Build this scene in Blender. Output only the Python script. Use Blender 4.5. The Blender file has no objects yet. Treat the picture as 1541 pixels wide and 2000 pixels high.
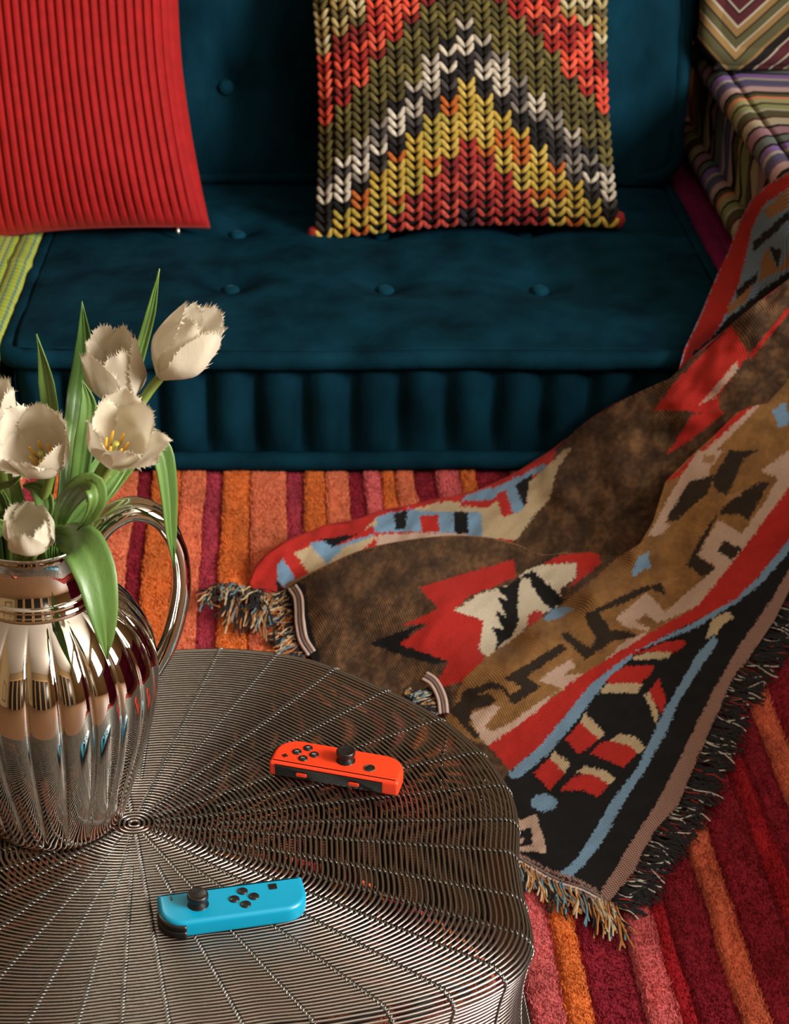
import bpy, bmesh, math, random
import numpy as np
from mathutils import Vector, Matrix, noise
random.seed(7)
rng = np.random.default_rng(7)
scn = bpy.context.scene
col = scn.collection
PI = math.pi

# ------------------------------------------------------------------ camera
F, CX, CY, CAMH, PITCH = 3500.0, 632.0, 1000.0, 1.11, math.radians(29)
cam_d = bpy.data.cameras.new('camera'); cam = bpy.data.objects.new('camera', cam_d); col.objects.link(cam)
cam.location = (0, 0, CAMH); cam.rotation_euler = (PI / 2 - PITCH, 0, 0)
cam_d.sensor_fit = 'AUTO'; cam_d.sensor_width = 36; cam_d.lens = F / 2000 * 36
cam_d.shift_x = (770.5 - CX) / 2000; cam_d.clip_start = .05
cam_d.dof.use_dof = True; cam_d.dof.focus_distance = 1.36; cam_d.dof.aperture_fstop = 16
scn.camera = cam
scn.view_settings.view_transform = 'Standard'; scn.view_settings.look = 'None'
scn.view_settings.exposure = -0.4; scn.view_settings.gamma = 1; scn.view_settings.use_curve_mapping = False

# ------------------------------------------------------------------ world and window light
w = bpy.data.worlds.new('world'); scn.world = w; w.use_nodes = True
w.node_tree.nodes['Background'].inputs[0].default_value = (.75, .85, 1, 1)
w.node_tree.nodes['Background'].inputs[1].default_value = 1.0

def area(name, loc, target, sx, sy, power, color):
    d = bpy.data.lights.new(name, 'AREA'); d.shape = 'RECTANGLE'; d.size = sx; d.size_y = sy
    d.energy = power; d.color = color
    o = bpy.data.objects.new(name, d); col.objects.link(o); o.location = loc
    o.rotation_euler = (Vector(target) - Vector(loc)).to_track_quat('-Z', 'Y').to_euler()
    return o
WIN = (2.58, -.15, 1.80)
area('window_right_offscreen', WIN, (WIN[0] - 1, WIN[1], WIN[2]), 1.3, 1.4, 420, (1.0, .94, .86))

# ------------------------------------------------------------------ projection helpers (pixel + known height / plane -> point)
fw = np.array([0, math.cos(PITCH), -math.sin(PITCH)]); upv = np.array([0, math.sin(PITCH), math.cos(PITCH)])
CAM = np.array([0, 0, CAMH])
def ray(px, py): return fw + (px - CX) / F * np.array([1., 0, 0]) - (py - CY) / F * upv
def at_z(px, py, z): r = ray(px, py); return CAM + r * (z - CAMH) / r[2]
def at_y(px, py, y): r = ray(px, py); return CAM + r * y / r[1]

# ------------------------------------------------------------------ generic helpers
def lin(c):
    c = [x / 255 for x in c[:3]]
    return tuple(x / 12.92 if x <= .04045 else ((x + .055) / 1.055) ** 2.4 for x in c) + (1.0,)
def empty(name, loc=(0, 0, 0), rz=0):
    o = bpy.data.objects.new(name, None); col.objects.link(o); o.location = loc; o.rotation_euler = (0, 0, rz)
    o.empty_display_size = .05
    return o
def tag(o, label=None, cat=None, group=None, kind=None):
    if label: o['label'] = label
    if cat: o['category'] = cat
    if group: o['group'] = group
    if kind: o['kind'] = kind
    return o
def root_loc(p):
    v = Vector((0, 0, 0))
    while p: v = v + p.location; p = p.parent
    return v
def mk(name, verts, faces, m, parent=None, smooth=True, local=False, fix=False):
    """one mesh object; verts in world space unless local"""
    V = np.asarray(verts, dtype=float).reshape(-1, 3)
    if parent is not None and not local: V = V - np.array(root_loc(parent))
    me = bpy.data.meshes.new(name)
    me.from_pydata(V.tolist(), [], [tuple(int(i) for i in f) for f in faces]); me.update()
    if fix:
        bm = bmesh.new(); bm.from_mesh(me); bmesh.ops.recalc_face_normals(bm, faces=bm.faces); bm.to_mesh(me); bm.free()
    if smooth: me.polygons.foreach_set('use_smooth', [True] * len(me.polygons))
    if m: me.materials.append(m)
    o = bpy.data.objects.new(name, me); col.objects.link(o)
    if parent is not None: o.parent = parent
    return o
class MB:
    def __init__(s): s.v = []; s.f = []
    def add(s, vf):
        v, f = vf; n = len(s.v); s.v.extend([tuple(map(float, p)) for p in v]); s.f.extend([tuple(int(i) + n for i in q) for q in f]); return s
    def mk(s, name, m, parent=None, **k): return mk(name, s.v, s.f, m, parent, **k)
def tube(pts, r, sides=6, closed=False, cap=True, flat=1.0):
    P = np.asarray(pts, float); n = len(P)
    R = np.full(n, r) if np.isscalar(r) else np.asarray(r, float)
    if closed: T = np.roll(P, -1, 0) - np.roll(P, 1, 0)
    else:
        T = np.empty_like(P); T[1:-1] = P[2:] - P[:-2]; T[0] = P[1] - P[0]; T[-1] = P[-1] - P[-2]
    T /= np.linalg.norm(T, axis=1)[:, None] + 1e-12
    up0 = np.array([0, 0, 1.]) if abs(T[0][2]) < .9 else np.array([0, 1., 0])
    N = np.cross(up0, T[0]); N /= np.linalg.norm(N)
    Ns = [N]
    for i in range(1, n):
        N = Ns[-1] - T[i] * np.dot(Ns[-1], T[i]); N /= np.linalg.norm(N) + 1e-12; Ns.append(N)
    Ns = np.array(Ns); Bs = np.cross(T, Ns)
    a = np.linspace(0, 2 * PI, sides, endpoint=False)
    V = P[:, None, :] + R[:, None, None] * (np.cos(a)[None, :, None] * Ns[:, None, :] + flat * np.sin(a)[None, :, None] * Bs[:, None, :])
    V = V.reshape(-1, 3); Fc = []
    for i in range(n if closed else n - 1):
        j = (i + 1) % n
        for k in range(sides):
            l = (k + 1) % sides
            Fc.append((i * sides + k, i * sides + l, j * sides + l, j * sides + k))
    if cap and not closed:
        Fc.append(tuple(range(sides))[::-1]); Fc.append(tuple((n - 1) * sides + k for k in range(sides)))
    return V, Fc
def grid_faces(nu, nv, wrap_u=False, wrap_v=False):
    Fc = []
    for i in range(nu if wrap_u else nu - 1):
        for j in range(nv if wrap_v else nv - 1):
            i2 = (i + 1) % nu; j2 = (j + 1) % nv
            Fc.append((i * nv + j, i2 * nv + j, i2 * nv + j2, i * nv + j2))
    return Fc
def catmull(P, n):
    P = np.asarray(P, float); m = len(P); ext = np.vstack([2 * P[0] - P[1], P, 2 * P[-1] - P[-2]])
    out = []
    for t in np.linspace(0, m - 1, n):
        i = min(int(t), m - 2); f = t - i
        p0, p1, p2, p3 = ext[i:i + 4]
        out.append(.5 * (2 * p1 + (p2 - p0) * f + (2 * p0 - 5 * p1 + 4 * p2 - p3) * f * f + (3 * p1 - p0 - 3 * p2 + p3) * f ** 3))
    return np.array(out)
def boxgrid(nx, ny, nz, func):
    """closed cube surface, every vertex mapped by func(u,v,w) with u,v,w in -1..1"""
    idx = {}; V = []; Fc = []
    def vid(i, j, k):
        key = (i, j, k)
        if key not in idx:
            idx[key] = len(V); V.append(func(2 * i / nx - 1, 2 * j / ny - 1, 2 * k / nz - 1))
        return idx[key]
    for i in range(nx):
        for j in range(ny):
            Fc.append((vid(i, j, nz), vid(i + 1, j, nz), vid(i + 1, j + 1, nz), vid(i, j + 1, nz)))
            Fc.append((vid(i, j, 0), vid(i, j + 1, 0), vid(i + 1, j + 1, 0), vid(i + 1, j, 0)))
    for i in range(nx):
        for k in range(nz):
            Fc.append((vid(i, 0, k), vid(i + 1, 0, k), vid(i + 1, 0, k + 1), vid(i, 0, k + 1)))
            Fc.append((vid(i, ny, k), vid(i, ny, k + 1), vid(i + 1, ny, k + 1), vid(i + 1, ny, k)))
    for j in range(ny):
        for k in range(nz):
            Fc.append((vid(0, j, k), vid(0, j, k + 1), vid(0, j + 1, k + 1), vid(0, j + 1, k)))
            Fc.append((vid(nx, j, k), vid(nx, j + 1, k), vid(nx, j + 1, k + 1), vid(nx, j, k + 1)))
    return V, Fc
def box(x0, x1, y0, y1, z0, z1):
    V = [(x, y, z) for x in (x0, x1) for y in (y0, y1) for z in (z0, z1)]
    return V, [(0, 1, 3, 2), (4, 6, 7, 5), (0, 4, 5, 1), (2, 3, 7, 6), (0, 2, 6, 4), (1, 5, 7, 3)]
def lathe(prof, n=48):
    V = []; a = np.linspace(0, 2 * PI, n, endpoint=False)
    for r, z in prof: V += [(r * math.cos(t), r * math.sin(t), z) for t in a]
    return V, grid_faces(len(prof), n, False, True)
def xf(vf, M):
    v, f = vf; return [tuple(M @ Vector(p)) for p in v], f
def nz3(x, y, z): return noise.noise(Vector((x, y, z)))

# ------------------------------------------------------------------ materials
def mat(name, rgb, rough=.6, metal=0., sheen=0., sheen_tint=None, sheen_rough=.4, noise_amt=0., noise_scale=20., bump=0., bump_scale=200.,
        coat=0., rgb2=None, spec=.5, stretch=(1, 1, 1), sss=0.):
    m = bpy.data.materials.new(name); m.use_nodes = True
    nt = m.node_tree; b = nt.nodes['Principled BSDF']
    c = lin(rgb)
    b.inputs['Base Color'].default_value = c; b.inputs['Roughness'].default_value = rough; b.inputs['Metallic'].default_value = metal
    b.inputs['Specular IOR Level'].default_value = spec; b.inputs['Coat Weight'].default_value = coat
    b.inputs['Sheen Weight'].default_value = sheen; b.inputs['Sheen Roughness'].default_value = sheen_rough
    if sheen_tint: b.inputs['Sheen Tint'].default_value = lin(sheen_tint)
    if sss: b.inputs['Subsurface Weight'].default_value = sss; b.inputs['Subsurface Scale'].default_value = .004
    tc = nt.nodes.new('ShaderNodeTexCoord'); mp = nt.nodes.new('ShaderNodeMapping'); mp.inputs['Scale'].default_value = stretch
    nt.links.new(tc.outputs['Object'], mp.inputs['Vector'])
    if noise_amt or rgb2:
        n = nt.nodes.new('ShaderNodeTexNoise'); n.inputs['Scale'].default_value = noise_scale; n.inputs['Detail'].default_value = 5
        nt.links.new(mp.outputs[0], n.inputs['Vector'])
        mx = nt.nodes.new('ShaderNodeMix'); mx.data_type = 'RGBA'
        cr = nt.nodes.new('ShaderNodeMapRange'); cr.inputs[1].default_value = .3; cr.inputs[2].default_value = .7
        nt.links.new(n.outputs['Fac'], cr.inputs[0]); nt.links.new(cr.outputs[0], mx.inputs[0])
        c2 = lin(rgb2) if rgb2 else tuple(x * (1 - noise_amt) for x in c[:3]) + (1,)
        mx.inputs[6].default_value = c; mx.inputs[7].default_value = c2
        nt.links.new(mx.outputs[2], b.inputs['Base Color'])
    if bump:
        n2 = nt.nodes.new('ShaderNodeTexNoise'); n2.inputs['Scale'].default_value = bump_scale; n2.inputs['Detail'].default_value = 4
        nt.links.new(mp.outputs[0], n2.inputs['Vector'])
        bp = nt.nodes.new('ShaderNodeBump'); bp.inputs['Strength'].default_value = bump; bp.inputs['Distance'].default_value = .003
        nt.links.new(n2.outputs['Fac'], bp.inputs['Height']); nt.links.new(bp.outputs[0], b.inputs['Normal'])
    return m
def attr_mat(name, attr='Col', rough=.8, sheen=.2, objcolor=False, bump=.4, bump_scale=700., vary=.25, vscale=300.):
    m = bpy.data.materials.new(name); m.use_nodes = True; nt = m.node_tree; b = nt.nodes['Principled BSDF']
    if objcolor: s = nt.nodes.new('ShaderNodeObjectInfo'); out = s.outputs['Color']
    else: s = nt.nodes.new('ShaderNodeVertexColor'); s.layer_name = attr; out = s.outputs[0]
    tc = nt.nodes.new('ShaderNodeTexCoord'); n = nt.nodes.new('ShaderNodeTexNoise'); n.inputs['Scale'].default_value = vscale; n.inputs['Detail'].default_value = 3
    nt.links.new(tc.outputs['Object'], n.inputs['Vector'])
    mr = nt.nodes.new('ShaderNodeMapRange'); mr.inputs[1].default_value = .3; mr.inputs[2].default_value = .7
    mr.inputs[3].default_value = 1 - vary; mr.inputs[4].default_value = 1 + vary * .6
    nt.links.new(n.outputs['Fac'], mr.inputs[0])
    vm = nt.nodes.new('ShaderNodeVectorMath'); vm.operation = 'SCALE'
    nt.links.new(out, vm.inputs[0]); nt.links.new(mr.outputs[0], vm.inputs['Scale']); nt.links.new(vm.outputs[0], b.inputs['Base Color'])
    b.inputs['Roughness'].default_value = rough; b.inputs['Sheen Weight'].default_value = sheen; b.inputs['Specular IOR Level'].default_value = .2
    n2 = nt.nodes.new('ShaderNodeTexNoise'); n2.inputs['Scale'].default_value = bump_scale; nt.links.new(tc.outputs['Object'], n2.inputs['Vector'])
    bp = nt.nodes.new('ShaderNodeBump'); bp.inputs['Strength'].default_value = bump; bp.inputs['Distance'].default_value = .002
    nt.links.new(n2.outputs['Fac'], bp.inputs['Height']); nt.links.new(bp.outputs[0], b.inputs['Normal'])
    return m
M = {}
M['plaster'] = mat('plaster', (138, 112, 76), .9, bump=.1, bump_scale=60)
M['ceiling'] = mat('ceiling_paint', (208, 199, 185), .9)
M['floor'] = mat('oak_floor', (120, 84, 55), .5, noise_amt=.4, noise_scale=6, stretch=(12, 1, 1))
M['frame'] = mat('window_paint', (60, 50, 42), .5)
M['darkdoor'] = mat('dark_door', (26, 24, 24), .25)
M['trim'] = mat('tan_trim', (190, 145, 90), .5)

# ------------------------------------------------------------------ the room (walls stand behind the camera and beyond the sofa)
def struct(name, vf, m, parent=None):
    o = mk(name, vf[0], vf[1], m, parent, smooth=False)
    if parent is None: o['kind'] = 'structure'
    return o
RX0, RX1, RY0, RY1, RZ = -2.6, 2.6, -2.6, 3.35, 2.9
struct('floor', box(RX0 - .1, RX1 + .1, RY0 - .1, RY1 + .1, -.1, 0), M['floor'])
struct('ceiling', box(RX0 - .1, RX1 + .1, RY0 - .1, RY1 + .1, RZ, RZ + .1), M['ceiling'])
struct('wall_back', box(RX0, RX1, RY1, RY1 + .1, 0, RZ), M['plaster'])
struct('wall_left', box(RX0 - .1, RX0, RY0, RY1, 0, RZ), M['plaster'])
struct('wall_front', box(RX0, RX1, RY0 - .1, RY0, 0, RZ), M['plaster'])
wy0, wy1, wz0, wz1 = WIN[1] - .72, WIN[1] + .72, 1.03, 2.57
wr = MB()
for b_ in ((RX1, RX1 + .1, RY0, wy0, 0, RZ), (RX1, RX1 + .1, wy1, RY1, 0, RZ), (RX1, RX1 + .1, wy0, wy1, 0, wz0), (RX1, RX1 + .1, wy0, wy1, wz1, RZ)): wr.add(box(*b_))
o = wr.mk('wall_right', M['plaster'], smooth=False); o['kind'] = 'structure'
win = MB()
for b_ in ((wy0, wy0 + .06, wz0, wz1), (wy1 - .06, wy1, wz0, wz1), (wy0, wy1, wz0, wz0 + .06), (wy0, wy1, wz1 - .06, wz1)):
    win.add(box(RX1 - .01, RX1 + .09, *b_))
o = win.mk('window_1', M['frame'], smooth=False); o['kind'] = 'structure'
win = MB()
for b_ in ((-1.78, -1.72, .3, 1.4), (-.88, -.82, .3, 1.4), (-1.78, -.82, .3, .36), (-1.78, -.82, 1.34, 1.4)): win.add(box(RX0, RX0 + .06, *b_))
win.mk('added_window_frame', M['frame'], smooth=False)['kind'] = 'structure'  # added frame of an invented window, on solid wall with no light behind
for i, x in enumerate((-2.2, -1.15, -.1, .95)):
    d = struct('door_%d' % (i + 1), box(x, x + .8, RY0, RY0 + .04, 0, 2.15), M['darkdoor'])
    t = MB()
    for b_ in ((x - .08, x, 0, 2.23), (x + .8, x + .88, 0, 2.23), (x, x + .8, 2.15, 2.23)): t.add(box(b_[0], b_[1], RY0, RY0 + .06, b_[2], b_[3]))
    t.mk('trim_%d' % (i + 1), M['trim'], smooth=False)['kind'] = 'structure'

# ------------------------------------------------------------------ striped rug
RUGC = {'sal': (250, 138, 100), 'ora': (246, 132, 66), 'cri': (160, 42, 60), 'cpk': (192, 68, 90), 'pnk': (232, 112, 116), 'brn': (232, 118, 88), 'mar': (152, 36, 52), 'red': (180, 34, 46), 'dor': (206, 96, 40)}
RM = {k: mat('rug_' + k, v, .95, sheen=.5, sheen_tint=tuple(min(255, c + 60) for c in v), noise_scale=26, bump=1., bump_scale=560,
             rgb2=tuple(c * .84 for c in v), spec=.1, stretch=(1, .45, 1)) for k, v in RUGC.items()}
S0 = 0.000685
def rx(px): return (px - 632) * S0
stripes = []
seq = [(-180, 'sal'), (-95, 'cri'), (-62, 'ora'), (0, 'sal'), (60, 'cpk'), (90, 'ora'), (140, 'sal'), (278, 'cri'), (305, 'ora'), (360, 'sal'), (405, 'cpk'), (438, 'ora'), (491, 'sal'), (557, 'cpk'),
       (589, 'ora'), (633, 'sal'), (674, 'cri'), (706, 'pnk'), (738, 'ora'), (766, 'sal'), (804, 'cri'), (843, 'pnk'), (888, 'ora'), (922, 'cri'), (985, 'pnk'), (1030, 'red'), (1048, 'mar'), (1100, 'brn'), (1136, 'mar'),
       (1195, 'red'), (1225, 'mar'), (1262, 'brn'), (1300, 'mar'), (1370, 'cri'), (1420, 'brn'), (1460, 'mar'), (1560, 'brn'), (1600, 'cri'), (1680, 'mar'), (1760, 'sal')]
rug = empty('rug', (.1, 1.6, 0))
tag(rug, 'thick hand tufted rug with orange, salmon and crimson stripes under the table', 'rug')
mk('backing', *box(rx(-180), rx(1760), .6, 2.5, .0, .004), mat('rug_backing', (70, 30, 28), .95), rug, smooth=False)
RUGT = {'cri': .0135, 'cpk': .0135, 'mar': .015, 'red': .014}
for i in range(len(seq) - 1):
    x0, x1 = rx(seq[i][0]), rx(seq[i + 1][0]); kd = seq[i][1]; h = RUGT.get(kd, .0185)
    ny, nx = 150, max(7, int((x1 - x0) / .004)); V = []
    for j in range(ny):
        y = .62 + (2.48 - .62) * j / (ny - 1)
        sh = (2.12 - y) * .028
        e0 = x0 + .0042 * nz3(y * 9, i * 3.1, 0) + .0016 * nz3(y * 45, i * 3.1, 1); e1 = x1 + .0042 * nz3(y * 9, (i + 1) * 3.1, 0) + .0016 * nz3(y * 45, (i + 1) * 3.1, 1)
        for k in range(nx):
            t = k / (nx - 1); e = min(t, 1 - t) * (e1 - e0)
            z = .0095 + (h - .0095) * (1 - math.exp(-e / .0009))
            if 0 < k < nx - 1: z += .0016 * nz3((e0 + t * (e1 - e0)) * 90, y * 90, i) + .001 * nz3(t * 9, y * 22, i + 40)
            V.append((e0 + t * (e1 - e0) + sh, y, z))
    Fc = grid_faces(ny, nx)
    # cut pile: short leaning tufts over the part that lies in the open
    nb = int((x1 - x0) * 1.16 * 330000); yb = rng.uniform(.96, 2.12, nb); tb = rng.uniform(.0, 1., nb)
    jj = (yb - .62) / 1.86 * (ny - 1); j0 = jj.astype(int); VA = np.array(V).reshape(ny, nx, 3); E0 = VA[j0, 0]; E1 = VA[j0, -1]
    bp_ = E0 + (E1 - E0) * tb[:, None]; bp_[:, 1] = yb; ee = np.minimum(tb, 1 - tb) * (x1 - x0); bp_[:, 2] = .0095 + (h - .0095) * (1 - np.exp(-ee / .0009)) - .0012
    ang = rng.uniform(0, 2 * PI, nb); dv = np.c_[np.cos(ang), np.sin(ang), np.zeros(nb)] * .0011
    lean_ = np.array([nz3(p[0] * 14, p[1] * 9, 5.) for p in bp_]) * .0022
    tip = bp_ + np.c_[rng.normal(0, .0011, nb) + lean_ * .6, rng.normal(0, .0011, nb) + lean_ + .0006, rng.uniform(.0028, .0052, nb)]
    n0 = len(V); V = V + np.stack([bp_ - dv, bp_ + dv, tip], 1).reshape(-1, 3).tolist(); Fc = Fc + (n0 + np.arange(3 * nb).reshape(-1, 3)).tolist()
    mk('stripe', V, Fc, RM[kd], rug)

# ------------------------------------------------------------------ modular sofa units
def velvet(name, rgb, tint, rgb2, sheen=.7):
    m = mat(name, rgb, .8, sheen=sheen, sheen_tint=tint, sheen_rough=.35, noise_scale=15, bump=.6, bump_scale=42, rgb2=rgb2, spec=.03, stretch=(1, 1, .55))
    return m
M['teal'] = velvet('teal_velvet', (12, 52, 69), (70, 150, 180), (5, 30, 41), .0)
M['tealbutton'] = velvet('teal_button', (16, 66, 86), (110, 180, 200), (10, 50, 66), .2)
M['magenta'] = velvet('magenta_velvet', (120, 34, 78), (190, 90, 140), (92, 24, 60), .35)
def dents(x, y, buttons, d=.016, rad=.035):
    z = 0
    for bx_, by_ in buttons:
        r2 = (x - bx_) ** 2 + (y - by_) ** 2
        z -= d * math.exp(-r2 / rad ** 2) + d * .35 * math.exp(-r2 / (rad * 2.2) ** 2)
        if abs(x - bx_) < .16: z -= .0022 * math.exp(-((y - by_ - .004 * nz3(x * 14, by_, 3)) / .006) ** 2) * math.exp(-((x - bx_) / .075) ** 2)
        if abs(y - by_) < .16: z -= .0022 * math.exp(-((x - bx_ - .004 * nz3(y * 14, bx_, 5)) / .006) ** 2) * math.exp(-((y - by_) / .06) ** 2)
    return z
def rrect(x0, x1, y0, y1, r, n=10, m=60):
    pts = []
    for (cx_, cy_, a0, p, q) in ((x1 - r, y0 + r, -PI / 2, (x0 + r, y0), (x1 - r, y0)), (x1 - r, y1 - r, 0, (x1, y0 + r), (x1, y1 - r)), (x0 + r, y1 - r, PI / 2, (x1 - r, y1), (x0 + r, y1)), (x0 + r, y0 + r, PI, (x0, y1 - r), (x0, y0 + r))):
        for t in np.linspace(0, 1, m, endpoint=False): pts.append((p[0] + (q[0] - p[0]) * t, p[1] + (q[1] - p[1]) * t))
        for t in np.linspace(0, PI / 2, n, endpoint=False): pts.append((cx_ + r * math.cos(a0 + t), cy_ + r * math.sin(a0 + t)))
    return pts
def seat_cushion(name, x0, x1, y0, y1, z0, z1, m, label, buttons, rr=.013, pitch=.062, group=None, nx=150, ny=110, parent=None, mroll=None, cat='sofa', dome=.010):
    cxm, cym = (x0 + x1) / 2, (y0 + y1) / 2; hx, hy = (x1 - x0) / 2, (y1 - y0) / 2; hz = (z1 - z0) / 2
    e = empty(name, (cxm, cym, z0)); tag(e, label, cat, group)
    def fn(u, v, w_):
        su, sv = (abs(u) ** 12), (abs(v) ** 12)
        x = cxm + hx * u * (1 - .02 * sv); y = cym + hy * v * (1 - .02 * su)
        z = z0 + hz + hz * w_ * .94
        side = 1 - abs(w_) ** 3
        ns = nz3(x * 6, y * 6, z * 9)
        if abs(v) > .999: y += math.copysign(1, v) * (-.013 + side * (.003 + .024 * (abs(math.cos(PI * (x - .003) / pitch)) ** .8 - .5) + .009 * ns))
        if abs(u) > .999: x += math.copysign(1, u) * (-.013 + side * (.004 + .010 * (abs(math.cos(PI * y / pitch)) ** .6 - .35) + .006 * ns))
        if w_ > .999:
            z = z1 - .004 + dome * (1 - u ** 6) * (1 - v ** 6) + dents(x, y, buttons) + .004 * nz3(x * 5, y * 5, 2) + .0014 * nz3(x * 22, y * 9, 4)
        return (x, y, z)
    mk('cushion', *boxgrid(nx, ny, 24, fn), m, e)
    for nm, z in (('top_piping', z1 - rr), ('bottom_piping', z0 + rr)):
        pp = rrect(x0, x1, y0, y1, .035)
        P = [(p[0], p[1], z + .002 * nz3(p[0] * 8, p[1] * 8, z)) for p in pp]
        R = [rr * (1 + .10 * nz3(p[0] * 30, p[1] * 30, z) + .08 * nz3(p[0] * 80, p[1] * 80, 1)) for p in pp]
        mk(nm, *tube(P, R, 12, True), mroll or m, e)
    for bx_, by_ in buttons:
        zt = z1 - .004 + dome - .022
        v, f = lathe([(0.0001, .006), (.006, .0055), (.010, .0035), (.012, 0), (.012, -.004)], 16)
        mk('button', [(p[0] + bx_, p[1] + by_, p[2] + zt + .003) for p in v], f, M['tealbutton'] if m is M['teal'] else m, e)
    return e
SX0, SX1, SY0, SY1, SH = -.408, .545, 2.085, 2.98, .188
bt = [(-.128 + .214 * i, 2.320 + .219 * j) for i in range(3) for j in range(2)]
seat_cushion('floor_cushion', SX0, SX1, SY0, SY1, .018, SH, M['teal'], 'dark teal velvet floor sofa seat with round tuft buttons and ribbed front', bt)

def back_cushion(name, x0, x1, y0, y1, z0, z1, m, label, buttons, lean=.06, rr=.014, cat='sofa back'):
    cxm, hx = (x0 + x1) / 2, (x1 - x0) / 2
    e = empty(name, (cxm, (y0 + y1) / 2, z0)); tag(e, label, cat)
    def ly(z): return (z - z0) * lean
    def fn(u, v, w_):
        x = cxm + hx * u; z = z0 + (z1 - z0) * (w_ + 1) / 2; y = (y0 + y1) / 2 + (y1 - y0) / 2 * v
        if v < -.999: y = y0 + .004 - .014 * (1 - u ** 6) * (1 - w_ ** 6) - dents(x, z, buttons, .016, .04) - .006 * nz3(x * 5, z * 5, 8) - .003 * nz3(x * 16, z * 16, 3)
        if abs(u) > .999: x -= math.copysign(.012, u) - math.copysign(1, u) * (1 - w_ ** 4) * .008 * abs(math.cos(PI * z / .05))
        return (x, y + ly(z), z)
    mk('cushion', *boxgrid(130, 12, 90, fn), m, e)
    for nm, yy in (('front_piping', y0 + rr * .8), ('rear_piping', y1 - rr)):
        pp = rrect(x0, x1, z0 + rr, z1, .035)
        P = [(p[0], yy + ly(p[1]), p[1]) for p in pp]
        R = [rr * (1 + .12 * nz3(p[0] * 30, p[1] * 30, 9)) for p in pp]
        mk(nm, *tube(P, R, 12, True), m, e)
    for bx_, bz_ in buttons:
        v, f = lathe([(0.0001, .006), (.006, .0055), (.010, .0035), (.012, 0), (.012, -.004)], 16)
        mk('button', [(p[0] + bx_, y0 + ly(bz_) + .006 - p[2], p[1] + bz_) for p in v], f, M['tealbutton'] if m is M['teal'] else m, e)
    return e
back_cushion('upright_cushion', SX0, .548, 2.71, 2.93, SH + .004, .78, M['teal'], 'upright dark teal velvet back cushion with sunken buttons behind the two pillows',
             [(-.150, .345), (.075, .345), (.30, .345), (-.150, .55), (.075, .55), (.30, .55)])

# green plaid neighbour on the left
def plaid_mat():
    m = bpy.data.materials.new('green_plaid'); m.use_nodes = True; nt = m.node_tree; b = nt.nodes['Principled BSDF']
    tc = nt.nodes.new('ShaderNodeTexCoord'); sp = nt.nodes.new('ShaderNodeSeparateXYZ'); nt.links.new(tc.outputs['Object'], sp.inputs[0])
    def wave(sock, per, cols):
        a = nt.nodes.new('ShaderNodeMath'); a.operation = 'DIVIDE'; a.inputs[1].default_value = per; nt.links.new(sock, a.inputs[0])
        fr = nt.nodes.new('ShaderNodeMath'); fr.operation = 'FRACT'; nt.links.new(a.outputs[0], fr.inputs[0])
        cr = nt.nodes.new('ShaderNodeValToRGB'); cr.color_ramp.interpolation = 'CONSTANT'
        el = cr.color_ramp.elements
        while len(el) < len(cols): el.new(1)
        for q, (p, c) in zip(el, cols): q.position = p; q.color = lin(c)
        nt.links.new(fr.outputs[0], cr.inputs[0]); return cr.outputs[0]
    c1 = wave(sp.outputs[0], .021, [(0, (150, 165, 50)), (.3, (70, 110, 105)), (.45, (165, 175, 70)), (.75, (60, 90, 110)), (.88, (120, 150, 60))])
    c2 = wave(sp.outputs[1], .012, [(0, (150, 165, 60)), (.55, (80, 110, 100))])
    mx = nt.nodes.new('ShaderNodeMix'); mx.data_type = 'RGBA'; mx.inputs[0].default_value = .35
    nt.links.new(c1, mx.inputs[6]); nt.links.new(c2, mx.inputs[7]); nt.links.new(mx.outputs[2], b.inputs['Base Color'])
    b.inputs['Roughness'].default_value = .85; b.inputs['Specular IOR Level'].default_value = .2
    return m
M['plaid'] = plaid_mat()
seat_cushion('floor_cushion', -1.39, SX0 - .024, SY0 - .02, SY1, .018, SH + .008, M['plaid'], 'green and yellow plaid seat cushion beside the teal sofa', [(-.7, 2.36), (-1.0, 2.36)], rr=.021, nx=60, ny=60)

# zigzag fabric unit on the right: magenta base cushion, zigzag seat, zigzag back
def zigzag_mat(name, ax, ay, period, amp, band, cols, off=0., jitter=.0):
    """chevron stripes: value = along-axis + triangle wave across; ax/ay = (component index) across and along"""
    m = bpy.data.materials.new(name); m.use_nodes = True; nt = m.node_tree; b = nt.nodes['Principled BSDF']
    tc = nt.nodes.new('ShaderNodeTexCoord'); sp = nt.nodes.new('ShaderNodeSeparateXYZ'); nt.links.new(tc.outputs['Object'], sp.inputs[0])
    def mathn(op, a, b2):
        n = nt.nodes.new('ShaderNodeMath'); n.operation = op
        for i, q in enumerate((a, b2)):
            if q is None: continue
            if hasattr(q, 'links'): nt.links.new(q, n.inputs[i])
            else: n.inputs[i].default_value = q
        return n.outputs[0]
    tri = mathn('PINGPONG', mathn('ADD', sp.outputs[ax], 10.0 + off), period)
    val = sp.outputs[ay]
    if isinstance(amp, tuple): pass
    val = mathn('ADD', val, mathn('MULTIPLY', tri, amp))
    fr = mathn('FRACT', mathn('DIVIDE', mathn('ADD', val, 10.0), band), None)
    cr = nt.nodes.new('ShaderNodeValToRGB'); cr.color_ramp.interpolation = 'CONSTANT'; el = cr.color_ramp.elements
    while len(el) < len(cols): el.new(1)
    for i, (q, c) in enumerate(zip(el, cols)): q.position = c[0]; q.color = lin(c[1])
    nt.links.new(fr, cr.inputs[0]); nt.links.new(cr.outputs[0], b.inputs['Base Color'])
    b.inputs['Roughness'].default_value = .85; b.inputs['Specular IOR Level'].default_value = .15
    return m
def bands(lst):
    tot = sum(a for a, c in lst); p = 0; out = []
    for a, c in lst: out.append((p / tot, c)); p += a
    return out
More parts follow.
